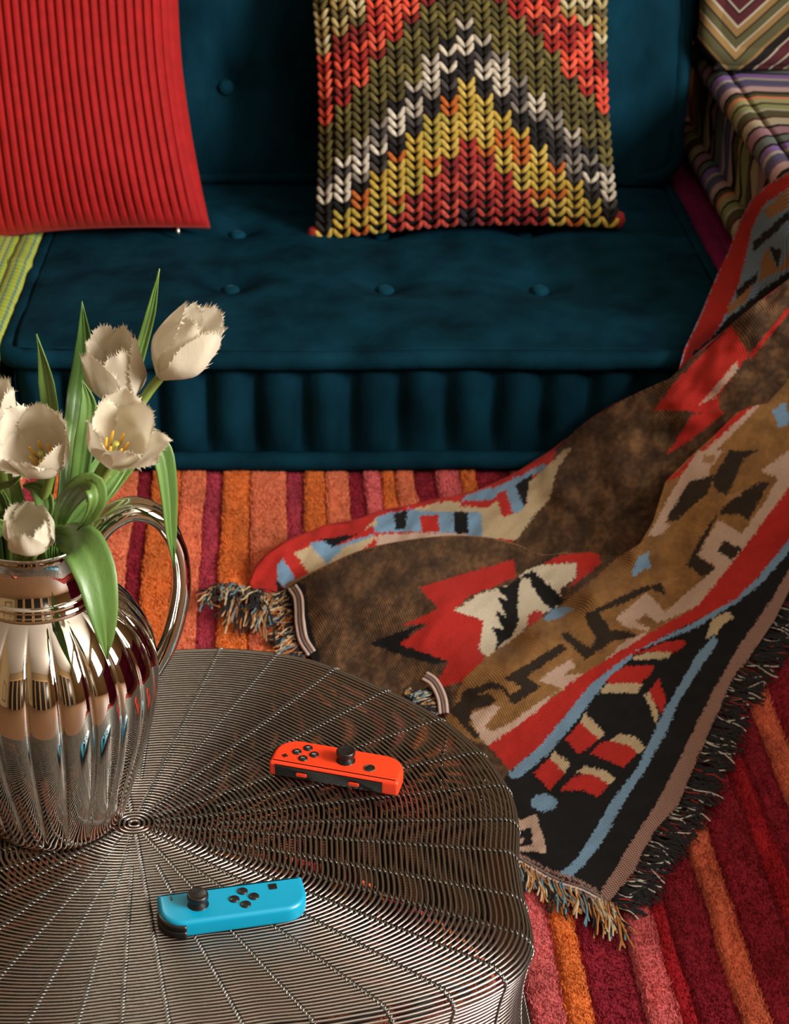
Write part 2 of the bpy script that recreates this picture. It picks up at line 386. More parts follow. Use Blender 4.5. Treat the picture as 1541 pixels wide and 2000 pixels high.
olv, tanc, plum, dk, wht, pnk2, mauve, lav = (76, 74, 50), (126, 100, 62), (72, 32, 38), (24, 21, 21), (160, 154, 138), (140, 106, 116), (102, 84, 112), (80, 80, 112)
M['zig_back'] = zigzag_mat('zigzag_back', 0, 2, .085, 1.0, .14, bands([(3, olv), (.6, dk), (2, tanc), (.5, wht), (2.4, olv), (.5, dk), (2.2, tanc), (.7, wht), (2.6, plum), (.5, dk), (.6, wht), (3.5, plum), (.6, wht), (3, dk), (1, tanc)]), off=.038)
ZB = bands([(3, pnk2), (1, dk), (3, (160, 150, 128)), (.8, plum), (2.5, olv), (1, wht), (2, (130, 134, 92)), (.8, dk), (2, (150, 146, 104)), (1, (196, 120, 90)), (1.5, olv), (1, dk), (2.4, (176, 150, 150)), (1, mauve), (2.5, lav), (1, wht), (2.2, (120, 92, 150)), (.8, dk), (2.4, (90, 98, 96)), (1, dk)])
M['zig_seat'] = zigzag_mat('zigzag_seat', 0, 1, .075, .45, .34, ZB, off=.03)
M['zig_side'] = zigzag_mat('zigzag_side', 2, 1, .05, .35, .34, ZB)
UX0, UX1, UY0 = .592, 1.52, 2.10
seat_cushion('floor_cushion', UX0 - .022, UX1, UY0 + .01, 2.98, .018, .19, M['magenta'], 'magenta velvet base cushion under the zigzag seat', [], nx=60, ny=60, rr=.016, dome=.002)
zs = seat_cushion('floor_cushion', UX0 + .012, UX1, UY0, 2.98, .194, .375, M['zig_side'], 'zigzag striped seat cushion stacked on the magenta cushion', [(UX0 + .22, 2.36), (UX0 + .45, 2.36)], nx=90, ny=90, rr=.019, mroll=M['zig_seat'])
cu = [c for c in zs.children if c.name.startswith('cushion')][0]
cu.data.materials.append(M['zig_seat'])
for p in cu.data.polygons:
    if p.normal.z > .7: p.material_index = 1
back_cushion('upright_cushion', UX0 - .012, UX1, 2.68, 2.89, .384, .98, M['zig_back'], 'zigzag striped back cushion standing on the zigzag seat', [], rr=.02)
# added cushion stack out of view, placed to shade the right of the rug
for k in range(2): seat_cushion('floor_cushion', .90, 1.80, .68, 1.52, .018 + .300 * k, .311 + .300 * k, M['magenta'], ('lower', 'upper')[k] + ' of two added magenta cushions stacked out of view to shade the rug', [], nx=50, ny=50, dome=.002)

# ------------------------------------------------------------------ throw pillows
def pillow_point(u, v, W, Hh, T, side, bow=.06, power=2.2):
    """u,v in -1..1 on the pillow face; local x across, y up, z out of the front"""
    bx_ = 1 - bow * (1 - abs(v) ** 1.7); by_ = 1 - bow * (1 - abs(u) ** 1.7)
    t = max(0, (1 - abs(u) ** power)) ** .55 * max(0, (1 - abs(v) ** power)) ** .55
    return Vector((W / 2 * u * bx_, Hh / 2 * v * by_, side * T / 2 * t))
def pillow_matrix(foot, lean, roll=0., yaw=0.):
    # local x -> world x, local y -> up (leaning back +Y), local z -> towards the camera
    X = Vector((1, 0, 0)); Y = Vector((0, math.sin(lean), math.cos(lean))); Z = X.cross(Y)
    R = Matrix((X, Y, Z)).transposed().to_4x4()
    return Matrix.Translation(foot) @ Matrix.Rotation(yaw, 4, 'Z') @ R @ Matrix.Rotation(roll, 4, 'Z')

# red ribbed pillow
def red_mat():
    m = attr_mat('red_ribbed_velvet', rough=.75, sheen=.45, bump=.25, bump_scale=500, vary=.15, vscale=60)
    m.node_tree.nodes['Principled BSDF'].inputs['Sheen Tint'].default_value = lin((255, 110, 80))
    return m
W_, H_, T_ = .46, .46, .15
Mr = pillow_matrix((-.394, 2.476, SH + .000), math.radians(20), math.radians(5.2), 0)
rp = empty('throw_pillow', Mr.translation); tag(rp, 'red velvet throw pillow with narrow vertical ribs leaning on the sofa back', 'pillow')
V = []; cols_ = []; NU, NV = 433, 70; NR = 36
def red_pt(u, v, side):
    p = pillow_point(u, v, W_, H_, T_, side, .075)
    fr = (u + 1) / 2 * NR; ph = fr - math.floor(fr)
    edge = min(1, 6 * (1 - abs(u))) * min(1, 6 * (1 - abs(v)))
    rib = min(1, math.sin(PI * ph) * 1.25) ** .8
    p.z += side * (.0075 * rib - .003) * edge
    p.z += side * .006 * nz3(u * 2.5, v * 2.5, side) * edge
    # puckers along the bottom hem
    p.z -= side * .007 * max(0, -v - .55) * 2 * abs(math.sin(u * 9 + 1)) ** 3 * (1 - abs(v) ** 8)
    return Mr @ (p + Vector((0, H_ / 2, 0))), ph
for side in (1, -1):
    for i in range(NU):
        for j in range(NV):
            p, ph = red_pt(2 * i / (NU - 1) - 1, 2 * j / (NV - 1) - 1, side)
            V.append(p); cols_.append(lin((150, 20, 25)))
Fc = grid_faces(NU, NV); n0 = NU * NV
Fc = Fc + [tuple(n0 + q for q in f[::-1]) for f in Fc]
o = mk('cover', V, Fc, red_mat(), rp)
ca = o.data.color_attributes.new('Col', 'FLOAT_COLOR', 'POINT'); ca.data.foreach_set('color', np.array(cols_, dtype=np.float32).ravel())
seam = [red_pt(2 * i / 80 - 1, -1, 1)[0] for i in range(81)]
mk('hem_seam', *tube(seam, .0025, 6), mat('red_seam', (110, 18, 22), .8), rp)
zp, _ = red_pt(.80, -1, 1)
mk('zipper_pull', *tube([zp + Vector((0, -.006, .002)), zp + Vector((0, -.010, -.004)), zp + Vector((.001, -.011, -.012))], [.0025, .003, .002], 8), mat('zipper_metal', (200, 200, 195), .3, 1.), rp)

# knitted pillow: every stitch a piece of yarn, cover colour painted as gap shade
Mk = pillow_matrix((.210, 2.500, SH + .002), math.radians(22), math.radians(2.4), 0)
kp = empty('throw_pillow', Mk.translation); tag(kp, 'chunky knitted throw pillow with zigzag bands of coral, white, yellow and red', 'pillow')
W_, H_, T_ = .442, .46, .15
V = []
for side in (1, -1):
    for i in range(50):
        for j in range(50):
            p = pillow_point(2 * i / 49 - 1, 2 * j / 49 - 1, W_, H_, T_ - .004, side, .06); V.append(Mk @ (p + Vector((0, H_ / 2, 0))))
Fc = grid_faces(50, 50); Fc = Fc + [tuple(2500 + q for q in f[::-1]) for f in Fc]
mk('cover', V, Fc, mat('knit_gap_shade', (24, 18, 16), .95, bump=.5, bump_scale=300), kp)  # near-black stands in for the shade between the stitches
mk('corner_tassel', *xf(lathe([(0.0005, .014), (.008, .010), (.011, 0), (.008, -.010), (.0005, -.013)], 10), Matrix.Translation(Mk @ Vector((.223, .012, 0)))), mat('knit_red_corner', (140, 30, 28), .9, bump=.6, bump_scale=200), kp)
mk('corner_tassel', *xf(lathe([(0.0005, .012), (.008, .010), (.011, 0), (.008, -.010), (.0005, -.013)], 10), Matrix.Translation(Mk @ Vector((-.223, .010, 0)))), bpy.data.materials['knit_red_corner'], kp)
# one stitch: two bowed strands meeting in a V, width 1 row 1 in local units (metres below)
NC, NRW = 17, 37
cw, rh = W_ / NC, H_ / NRW
st = MB()
for s in (-1, 1):
    P = catmull([(s * cw * .46, rh * .95, -.001), (s * cw * .40, rh * .55, .0045), (s * cw * .20, rh * .0, .0055), (s * cw * .02, -rh * .42, .001)], 6)
    st.add(tube(P, [.0015, .0034, .0039, .0037, .0031, .0015], 6))
st_me = bpy.data.meshes.new('stitch'); st_me.from_pydata(st.v, [], st.f); st_me.polygons.foreach_set('use_smooth', [True] * len(st_me.polygons))
M['yarn'] = attr_mat('yarn', objcolor=True, rough=.85, sheen=.08, bump=.5, bump_scale=900, vary=.3, vscale=120)
M['yarn_attr'] = attr_mat('yarn_far', rough=.85, sheen=.08, bump=.5, bump_scale=900, vary=.3, vscale=120)
st_me.materials.append(M['yarn'])
YARN = {'olive': [(96, 88, 44), (84, 76, 38), (110, 100, 52), (70, 62, 34)], 'white': [(200, 190, 172), (176, 166, 152), (210, 202, 186), (130, 122, 112)],
        'black': [(26, 22, 23), (40, 36, 37), (20, 18, 18), (70, 64, 64)], 'yellow': [(190, 160, 66), (176, 146, 58), (200, 172, 84), (184, 96, 36), (168, 150, 66)],
        'red': [(158, 44, 40), (176, 62, 52), (126, 34, 38), (196, 80, 66)], 'purple': [(58, 36, 48), (44, 30, 44), (90, 44, 50)],
        'coral': [(206, 74, 52), (214, 88, 64), (158, 40, 34), (120, 34, 28)], 'cream': [(176, 160, 110), (190, 178, 140), (150, 128, 74), (96, 84, 50)]}
def yarn_at(c, r):
    # r counts rows from the bottom hem; bands step two rows per column away from the middle
    d = abs(c - 8); k = r + 2.09 * d
    if k < 1.5: b_ = 'purple'
    elif k < 9.5: b_ = 'red'
    elif k < 17: b_ = 'yellow'
    elif k < 18.5: b_ = 'black'
    elif k < 23.2: b_ = 'white'
    elif k < 29.5: b_ = 'olive'
    elif k < 37: b_ = 'coral'
    elif k < 42: b_ = 'cream'
    elif k < 48: b_ = 'olive'
    else: b_ = 'red'
    if b_ == 'white' and random.random() < (.45 if k < 20 else .15): b_ = 'black'
    if b_ == 'coral' and random.random() < .2: b_ = 'cream' if k > 35 else 'coral'
    return lin(random.choice(YARN[b_]))
rest = MB(); rest_cols = []; cand = []
for c in range(NC):
    for r in range(NRW):
        u = (c + .5) / NC * 2 - 1; v = (r + .45) / NRW * 2 - 1
        def sp_(u_, v_): return pillow_point(max(-1, min(1, u_)), max(-1, min(1, v_)), W_, H_, T_, 1, .06)
        p = sp_(u, v); du = (sp_(u + .02, v) - sp_(u - .02, v)); dv = (sp_(u, v + .02) - sp_(u, v - .02))
        du.normalize(); n = du.cross(dv).normalized(); dv2 = n.cross(du)
        sc = 1.0
        L = Matrix((du, dv2, n)).transposed().to_4x4()
        cand.append((r, c, Mk @ Matrix.Translation(p + Vector((0, H_ / 2, 0))) @ L, yarn_at(c, r)))
cand.sort(key=lambda q: (q[0] + (3 if q[1] in (0, 16) else 0)))
k0 = root_loc(kp)
for i, (r, c, mw, colr) in enumerate(cand):
    if i < 300:
        s = bpy.data.objects.new('stitch', st_me); col.objects.link(s); s.parent = kp
        s.matrix_local = Matrix.Translation(-k0) @ mw; s.color = colr
    else:
        rest.add(xf((st.v, st.f), mw)); rest_cols += [colr] * len(st.v)
o = rest.mk('upper_stitches', M['yarn_attr'], kp); o['kind'] = 'stuff'
ca = o.data.color_attributes.new('Col', 'FLOAT_COLOR', 'POINT'); ca.data.foreach_set('color', np.array(rest_cols, dtype=np.float32).ravel())

# ------------------------------------------------------------------ wire coffee table
TZ = .27
HUB = at_z(262, 1607, TZ)
M['wire'] = mat('steel_wire', (156, 154, 150), .30, 1.)
M['spoke'] = mat('binding_wire', (112, 110, 106), .36, 1.)
M['wire_dark'] = mat('dark_rod', (48, 47, 46), .45, 1.)
ctl = sorted([(90, .236), (77, .247), (61, .259), (45, .262), (30, .275), (17, .284), (8, .287), (0, .284), (-6, .281), (-15, .290), (-22, .306), (-27, .309), (-33, .298), (-40, .280), (-50, .255), (-62, .232), (-75, .222),
              (-90, .225), (-105, .240), (-120, .26), (-140, .285), (-155, .295), (-170, .285), (175, .28), (160, .29), (145, .30), (130, .285), (115, .255), (102, .24)])
ca_ = np.array([c[0] for c in ctl], float); cr_ = np.array([c[1] for c in ctl])
dense = np.interp(np.arange(-180, 180, 1.), np.r_[ca_ - 360, ca_, ca_ + 360], np.r_[cr_, cr_, cr_])
ker = np.exp(-(np.arange(-6, 7) / 2.6) ** 2); ker /= ker.sum()
dense = np.convolve(np.r_[dense[-6:], dense, dense[:6]], ker, 'valid')
def rtab(a): return np.interp(np.degrees(a), np.r_[np.arange(-180, 180, 1.), 180], np.r_[dense, dense[0]])
table = empty('wire_table', (HUB[0], HUB[1], .022)); tag(table, 'low round side table woven from concentric steel wires with a scalloped rim', 'table')
NA = 220; ANG = np.linspace(-PI, PI, NA, endpoint=False)
def prof(q):
    """q: distance along a meridian in units of wire pitch index; returns (radial factor, z)"""
    if q <= NTOP: return q / NTOP * .955, TZ - .0009
    k = q - NTOP
    if k <= 6:
        a = k / 6 * PI / 2
        return .955 + .045 * math.sin(a), TZ - .0009 - .014 * (1 - math.cos(a))
    zz = TZ - .0149 - (k - 6) * .00372
    zr = (TZ - .0149 - zz) / (TZ - .03)
    return 1 - .045 * math.sin(min(1, zr * 3) * PI / 2) * (1 - zr) + .10 * zr ** 1.5, zz
NTOP, NSK = 70, 70
def meridian(a, q):
    f_, z = prof(q); base = rtab(a); mean = .262
    lob = base if q > 20 else base + (mean - base) * (1 - q / 20) * .6
    return np.array([HUB[0] + f_ * lob * np.cos(a), HUB[1] + f_ * lob * np.sin(a), z])
for q in range(1, NTOP + 6 + NSK - 6):
    f_, z = prof(q)
    if z < .0235: break
    k = 90 if q < 14 else NA
    AA = np.linspace(-PI, PI, k, endpoint=False)
    P = np.array([meridian(a, q) for a in AA])
    mk('wire_ring', *tube(P, .00108, 5, True), M['wire'], table)
spokes = [77.5, 66.1, 53.9, 42.1, 29.7, 18.7, 9.6, 1.1, -6.5, -16, -23.2, -30.6, -38, -46, -56.1, -66.4, -78.5, -87, -95, -104, -115, -126, -138, -150, -162, -174, 174, 162, 150, 138, 126, 114, 102, 90]
for i, d in enumerate(spokes):
    a = math.radians(d); q0 = 4 if i % 2 == 0 else 16
    qs = np.arange(q0, NTOP + NSK - 6, .25)
    C0 = np.array([meridian(a, q) for q in qs])
    T = np.gradient(C0, axis=0); T /= np.linalg.norm(T, axis=1)[:, None]
    B = np.array([-math.sin(a), math.cos(a), 0]); N = np.cross(T, B)
    mb = MB()
    for ph in (0, PI):
        h = qs * PI + ph
        mb.add(tube(C0 + .0019 * np.cos(h)[:, None] * B + .0014 * np.sin(h)[:, None] * N, .00072, 4))
    mb.mk('spoke', M['spoke'], table)
for q in range(10, 58):
    AA = np.linspace(-PI, PI, 150, endpoint=False); f_ = q / 58 * .93
    mk('lower_wire_ring', *tube([(HUB[0] + f_ * rtab(a) * math.cos(a), HUB[1] + f_ * rtab(a) * math.sin(a), .238) for a in AA], .0012, 4, True), M['wire_dark'], table)
for r, z in ((.145, .245), (.185, .243)):
    P = [(HUB[0] + r * math.cos(t), HUB[1] + r * math.sin(t), z) for t in np.linspace(0, 2 * PI, 90, endpoint=False)]
    mk('support_ring', *tube(P, .0035, 8, True), M['wire_dark'], table)
for a in (40, 130, 220, 310):
    t = math.radians(a)
    mk('support_leg', *tube([(HUB[0] + .05 * math.cos(t), HUB[1] + .05 * math.sin(t), .245), (HUB[0] + .175 * math.cos(t), HUB[1] + .175 * math.sin(t), .244), (HUB[0] + .20 * math.cos(t), HUB[1] + .20 * math.sin(t), .23), (HUB[0] + .225 * math.cos(t), HUB[1] + .225 * math.sin(t), .022)], .004, 8), M['wire_dark'], table)
TOPZ = TZ + .0006

# ------------------------------------------------------------------ silver pitcher
M['silver'] = mat('polished_silver', (206, 203, 197), .035, 1.)
VB = at_z(112, 1580, TZ); VB[2] = TOPZ
pit = empty('pitcher', VB); tag(pit, 'polished silver pitcher with fluted round body and looped handle holding tulips', 'pitcher')
pr = [(.0005, .002), (.030, .002), (.046, .0), (.051, .002), (.0535, .010), (.058, .024), (.0645, .045), (.071, .067), (.0765, .090), (.0798, .112), (.0802, .128), (.078, .144), (.072, .160), (.0625, .174), (.052, .184), (.0445, .190)]
pp = catmull([(r, 0, z) for r, z in pr], 90)
NF, NT = 22, 22 * 18
V = []
for r, _, z in pp:
    amp = .05 * min(1, max(0, (z - .004) / .03)) * min(1, max(0, (.190 - z) / .02))
    for t in np.linspace(0, 2 * PI, NT, endpoint=False):
        g = abs(math.cos(NF * t / 2)) ** .42
        R = r * (1 + amp * (g - .85)); V.append((VB[0] + R * math.cos(t), VB[1] + R * math.sin(t), VB[2] + z))
mk('body', V, grid_faces(len(pp), NT, False, True), M['silver'], pit)
def ring_part(nm, prof_, spout=0., n=120):
    V = []
    for r, z in prof_:
        for t in np.linspace(0, 2 * PI, n, endpoint=False):
            dt = (t - PI - .12 + PI) % (2 * PI) - PI
            s = spout * math.exp(-(dt / .55) ** 2) * max(0, (z - .196) / .04) ** 1.5
            V.append((VB[0] + (r + s) * math.cos(t), VB[1] + (r + s) * math.sin(t), VB[2] + z + s * .25))
    return mk(nm, V, grid_faces(len(prof_), n, False, True), M['silver'], pit)
ring_part('collar', [(.0425, .187), (.0440, .189), (.0450, .1915), (.0444, .194), (.0425, .1955), (.0432, .1975), (.0420, .1995), (.0395, .2005)])
ring_part('neck', [(.0405, .199), (.0385, .204), (.0372, .212), (.0372, .220), (.0385, .228), (.0405, .2345), (.0420, .2365), (.0418, .238), (.0400, .2375), (.0375, .230), (.0358, .220), (.0360, .206), (.0340, .196)], .024)
hd = np.array([math.cos(math.radians(14)), math.sin(math.radians(14)), 0])
hp = [(.034, .214), (.042, .228), (.054, .240), (.070, .245), (.087, .236), (.0985, .213), (.101, .184), (.097, .158), (.089, .132), (.077, .110)]
C0 = catmull([VB + hd * a + np.array([0, 0, b]) for a, b in hp], 70)
T = np.gradient(C0, axis=0); T /= np.linalg.norm(T, axis=1)[:, None]
side = np.cross(hd, [0, 0, 1.]); V = []
for i, p in enumerate(C0):
    n = np.cross(T[i], side); t = i / 69; wd = .0135 * (1 - .35 * t); th = .0092 * (1 - .3 * t)
    for k in range(20):
        a = 2 * PI * k / 20
        x, y = math.cos(a) * wd, math.sin(a) * th
        if y < 0: y *= .9
        y += .0035 * math.exp(-(x / (wd * .35)) ** 2) * (-1 if math.sin(a) > 0 else 0)
        V.append(p + side * x + n * -y)
Fc = grid_faces(70, 20, False, True) + [tuple(range(20)), tuple(69 * 20 + k for k in range(20))[::-1]]
mk('handle', V, Fc, M['silver'], pit)
rv = at_y(185, 1010, VB[1] - .02)
mk('rivet', *lathe([(0.0001, .0018), (.002, .0015), (.003, 0)], 12), M['silver'], pit, local=True).location = Vector(tuple(hd * .050 + np.array([0, -.006, .2435])))

# ------------------------------------------------------------------ game controllers
M['blk'] = mat('black_plastic', (18, 18, 19), .35); M['blk2'] = mat('black_rail', (8, 8, 9), .3)
M['cred'] = mat('neon_red_plastic', (226, 58, 24), .42); M['cblue'] = mat('neon_blue_plastic', (0, 134, 170), .36)
M['glyph'] = mat('grey_print', (150, 150, 148), .5)
def outline(L, Wd, rs, rr, n=12):
    """controller outline: straight rail edge at y=0 (small corner radius rs), round outer edge at y=Wd (radius rr)"""
    pts = []
    for cx_, cy_, a0, r in ((L / 2 - rs, rs, -90, rs), (L / 2 - rr, Wd - rr, 0, rr), (-L / 2 + rr, Wd - rr, 90, rr), (-L / 2 + rs, rs, 180, rs)):
        for k in range(n + 1):
            a = math.radians(a0 + 90 * k / n); pts.append((cx_ + r * math.cos(a), cy_ + r * math.sin(a)))
    return pts
def shell(L, Wd, Hh, rs, rr, ed=.003):
    base = outline(L, Wd, rs, rr); c = np.array([0, Wd / 2]); B = np.array(base); n = len(B)
    T = np.roll(B, -1, 0) - np.roll(B, 1, 0); N = np.stack([T[:, 1], -T[:, 0]], 1); N /= np.linalg.norm(N, axis=1)[:, None] + 1e-9
    V = []; prof_ = []
    for k in range(7): a = PI / 2 * k / 6; prof_.append((ed * (1 - math.sin(a)), ed * (1 - math.cos(a))))
    for k in range(7): a = PI / 2 * k / 6; prof_.append((ed * (1 - math.cos(a)), Hh - ed + ed * math.sin(a)))
    for off, z in prof_:
        for i in range(n): q = B[i] - N[i] * off; V.append((q[0], q[1], z))
    m_ = len(prof_); Fc = grid_faces(m_, n, False, True)
    Fc.append(tuple(range(n))[::-1]); Fc.append(tuple((m_ - 1) * n + k for k in range(n)))
    return V, Fc
def disc(r, h, n=24, ed=.0005): return lathe([(0.0001, h), (r - ed, h), (r, h - ed), (r, 0)], n)
def controller(name, label, loc, rz, m, layout):
    e = empty(name, loc, rz); tag(e, label, 'controller', None)
    L, Wd, Hh = .1012, .0325, .0138
    sh = mk('shell', *shell(L, Wd, Hh, .0022, .0175 if layout == 'right' else .0165, .0032), m, e, local=True, fix=True)
    T = Matrix.Translation
    def put(nm, vf, x, y, z, mm, parent=e): return mk(nm, *xf(vf, T((x, y, z))), mm, parent, local=True, fix=True)
    if layout == 'right':     # rail edge y=0 faces the viewer, plus end at -x
        sgn = 1; yy = lambda v: v
        rail = mk('rail', *box(-.0455, .0385, -.0006, .003, .0022, .0118), M['blk2'], e, smooth=False, local=True)
        mk('rail_lip', *box(-.0455, .0385, -.0016, .0, .0100, .0118), M['blk'], rail, smooth=False, local=True)
        for x in (-.0245, .0165):
            v, f = shell(.0085, .0032, .0012, .0012, .0012, .0004)
            mk('side_button', [(p[0] + x, -.0006 - p[2], p[1] + .0048) for p in v], f, m, rail, local=True, fix=True)
        bc = (-.0262, .0165); d = .0068
        for (dx, dy, ch) in ((-d, 0, 'X'), (0, d, 'A'), (d, 0, 'B'), (0, -d, 'Y')):
            bt_ = put('button', disc(.0036, .0012), bc[0] + dx, bc[1] + dy, Hh - .0002, M['blk'])
            cu_ = bpy.data.curves.new('letter', 'FONT'); cu_.body = ch; cu_.size = .0042; cu_.align_x = 'CENTER'; cu_.align_y = 'CENTER'; cu_.extrude = .00008
            tmp = bpy.data.objects.new('letter_tmp', cu_); col.objects.link(tmp)
            dg = bpy.context.evaluated_depsgraph_get(); me = bpy.data.meshes.new_from_object(tmp.evaluated_get(dg)); bpy.data.objects.remove(tmp)
            me.materials.clear(); me.materials.append(M['glyph'])
            lo = bpy.data.objects.new('letter', me); col.objects.link(lo); lo.parent = bt_
            lo.matrix_local = T((bc[0] + dx, bc[1] + dy, Hh + .00105)) @ Matrix.Rotation(PI / 2, 4, 'Z')
        pb = MB().add(box(-.0022, .0022, -.0007, .0007, 0, .0007)).add(box(-.0007, .0007, -.0022, .0022, 0, .00071))
        mk('plus_button', [(p[0] - .0405, p[1] + .0095, p[2] + Hh - .0002) for p in pb.v], pb.f, M['blk'], e, smooth=False, local=True)
        sx, sy = .0055, .0168
        hb = put('home_button', disc(.0037, .0006), .0255, .0118, Hh - .0002, M['blk']); put('button_ring', lathe([(.0037, .0002), (.0037, .0008), (.0043, .0008), (.0043, 0)], 24), .0255, .0118, Hh - .0002, M['frame'], hb)
        put('shoulder_button', shell(.012, .018, .006, .003, .006, .0015), -.0470, .0105, .0035, M['blk'])
    else:                     # outer round edge faces the viewer (y negative), rail edge away
        sh.data.transform(Matrix.Scale(-1, 4, (0, 1, 0))); sh.data.flip_normals()
        rail = mk('rail', *box(-.0455, .0385, -.003, .0006, .0022, .0118), M['blk2'], e, smooth=False, local=True)
        bc = (.0078, -.0160); d = .0068
        for (dx, dy) in ((-d, 0), (0, d), (d, 0), (0, -d)): put('button', disc(.0036, .0012), bc[0] + dx, bc[1] + dy, Hh - .0002, M['blk'])
        mk('minus_button', *box(-.0419, -.0405, -.0085, -.0048, Hh - .0002, Hh + .0005), M['blk'], e, smooth=False, local=True)
        put('capture_button', xf(shell(.0056, .0056, .0007, .0005, .0005, .0002), T((0, -.0028, 0))), .0290, -.0085, Hh - .0002, M['blk'])
        sx, sy = -.0240, -.0158
        tr = shell(L + .0024, Wd + .0012, .0105, .0022, .0168, .0022)
        keep = MB()
        # shoulder trigger wraps the rounded corner at the minus end
        pts = [p for p in outline(L + .0016, Wd + .0008, .0022, .0172, 16)]
        arc = [(x, -y) for x, y in pts if x < -.0330 and y > .004]
        for zlo, zhi, nm in ((.0072, .0112, 'shoulder_button'), (.0008, .0062, 'trigger')):
            V = []; k = len(arc)
            for (x, y) in arc:
                nx_, ny_ = x + .033, y + .0162; l = math.hypot(nx_, ny_) + 1e-9
                for off, z in ((-.004, zlo), (.0008, zlo), (.0012, zlo + .0008), (.0012, zhi - .001), (.0006, zhi), (-.004, zhi)):
                    V.append((x + nx_ / l * off, y + ny_ / l * off, z))
            Fc = grid_faces(k, 6, False, True) + [tuple(range(6)), tuple((k - 1) * 6 + q for q in range(6))[::-1]]
            mk(nm, V, Fc, M['blk'], e, local=True, fix=True)
    stick = put('thumbstick', lathe([(.0001, .0004), (.0072, .0004), (.0074, .0000), (.0074, -.001)], 32), sx, sy, Hh, M['blk2'])
    put('stick_stem', lathe([(.0066, .0), (.0066, .0012), (.0048, .0030), (.0046, .0055)], 32), sx, sy, Hh, M['blk'], stick)
    put('stick_cap', lathe([(.0046, .0046), (.0068, .0050), (.0073, .0058), (.0073, .0084), (.0068, .0093), (.0060, .0095), (.0052, .0090), (.0030, .0086), (.0001, .0085)], 36), sx, sy, Hh, M['blk'], stick)
    return e
pr_ = at_z(650, 1509.5, TZ + .0135)
dR = math.radians(-15.9)
# centre of the rail edge, bottom
controller('game_controller', 'neon red handheld game controller with black rail lying on the wire table', (pr_[0], pr_[1], TOPZ), dR, M['cred'], 'right')
pb_ = at_z(448, 1729, TZ + .0135)
controller('game_controller', 'neon blue handheld game controller lying on the wire table', (pb_[0], pb_[1], TOPZ), math.radians(11.5), M['cblue'], 'left')
# ------------------------------------------------------------------ woven throw blanket
def cc(k, pts):
    ox, oy, s = {1: (380, 880, 2.657), 2: (900, 880, 2.404), 3: (1000, 340, 2.848), 4: (850, 1200, 2.230), 0: (0, 0, 1.)}[k]
    return [(ox + x / s, oy + y / s) for x, y in pts]
BC = {'red': (178, 42, 36), 'blue': (112, 147, 178), 'black': (13, 14, 17), 'cream': (186, 168, 136), 'pcream': (188, 162, 146), 'gold': (166, 122, 72),
      'dkbrown': (140, 104, 72), 'dbr': (52, 42, 32), 'tan': (150, 114, 78), 'selv': (150, 118, 108), 'white': (198, 190, 170)}
def inside(P, X, Y):
    P = np.asarray(P, float); c = np.zeros(X.shape, bool); n = len(P)
    for i in range(n):
        x0, y0 = P[i]; x1, y1 = P[(i + 1) % n]
        if y0 == y1: continue
        c ^= ((y0 > Y) != (y1 > Y)) & (X < (x1 - x0) * (Y - y0) / (y1 - y0) + x0)
    return c
def tps(ctrl):
    C_ = np.array(ctrl, float); xy = C_[:, :2] / 500; z = C_[:, 2]; n = len(z)
    def U(r2): return np.where(r2 > 1e-12, r2 * np.log(r2 + 1e-12), 0)
    K = U(((xy[:, None] - xy[None]) ** 2).sum(-1)) + np.eye(n) * 4e-3
    Pm = np.c_[np.ones(n), xy]; A = np.zeros((n + 3, n + 3)); A[:n, :n] = K; A[:n, n:] = Pm; A[n:, :n] = Pm.T
    wv = np.linalg.solve(A, np.r_[z, 0, 0, 0])
    def ev(X, Y):
        q = np.c_[X, Y] / 500; out = np.empty(len(q))
        for a in range(0, len(q), 4000):
            b = q[a:a + 4000]; out[a:a + 4000] = U(((b[:, None] - xy[None]) ** 2).sum(-1)) @ wv[:n] + wv[n] + b @ wv[n + 1:]
        return out
    return ev
def smooth_noise(X, Y, s, seed):
    return np.array([noise.noise(Vector((x / s, y / s, seed))) for x, y in zip(X, Y)])
def to_world(X, Y, Z):
    r = fw[None] + ((X - CX) / F)[:, None] * np.array([[1., 0, 0]]) - ((Y - CY) / F)[:, None] * upv[None]
    return CAM[None] + r * ((Z - CAMH) / r[:, 2])[:, None]
blanket = empty('throw_blanket', (.45, 1.75, .02))
tag(blanket, 'woven tapestry throw blanket with feather motifs draped from the sofa onto the rug', 'blanket')
BV, BF, BCOL, BALP, BTH = [], [], [], [], []
ZF = {}
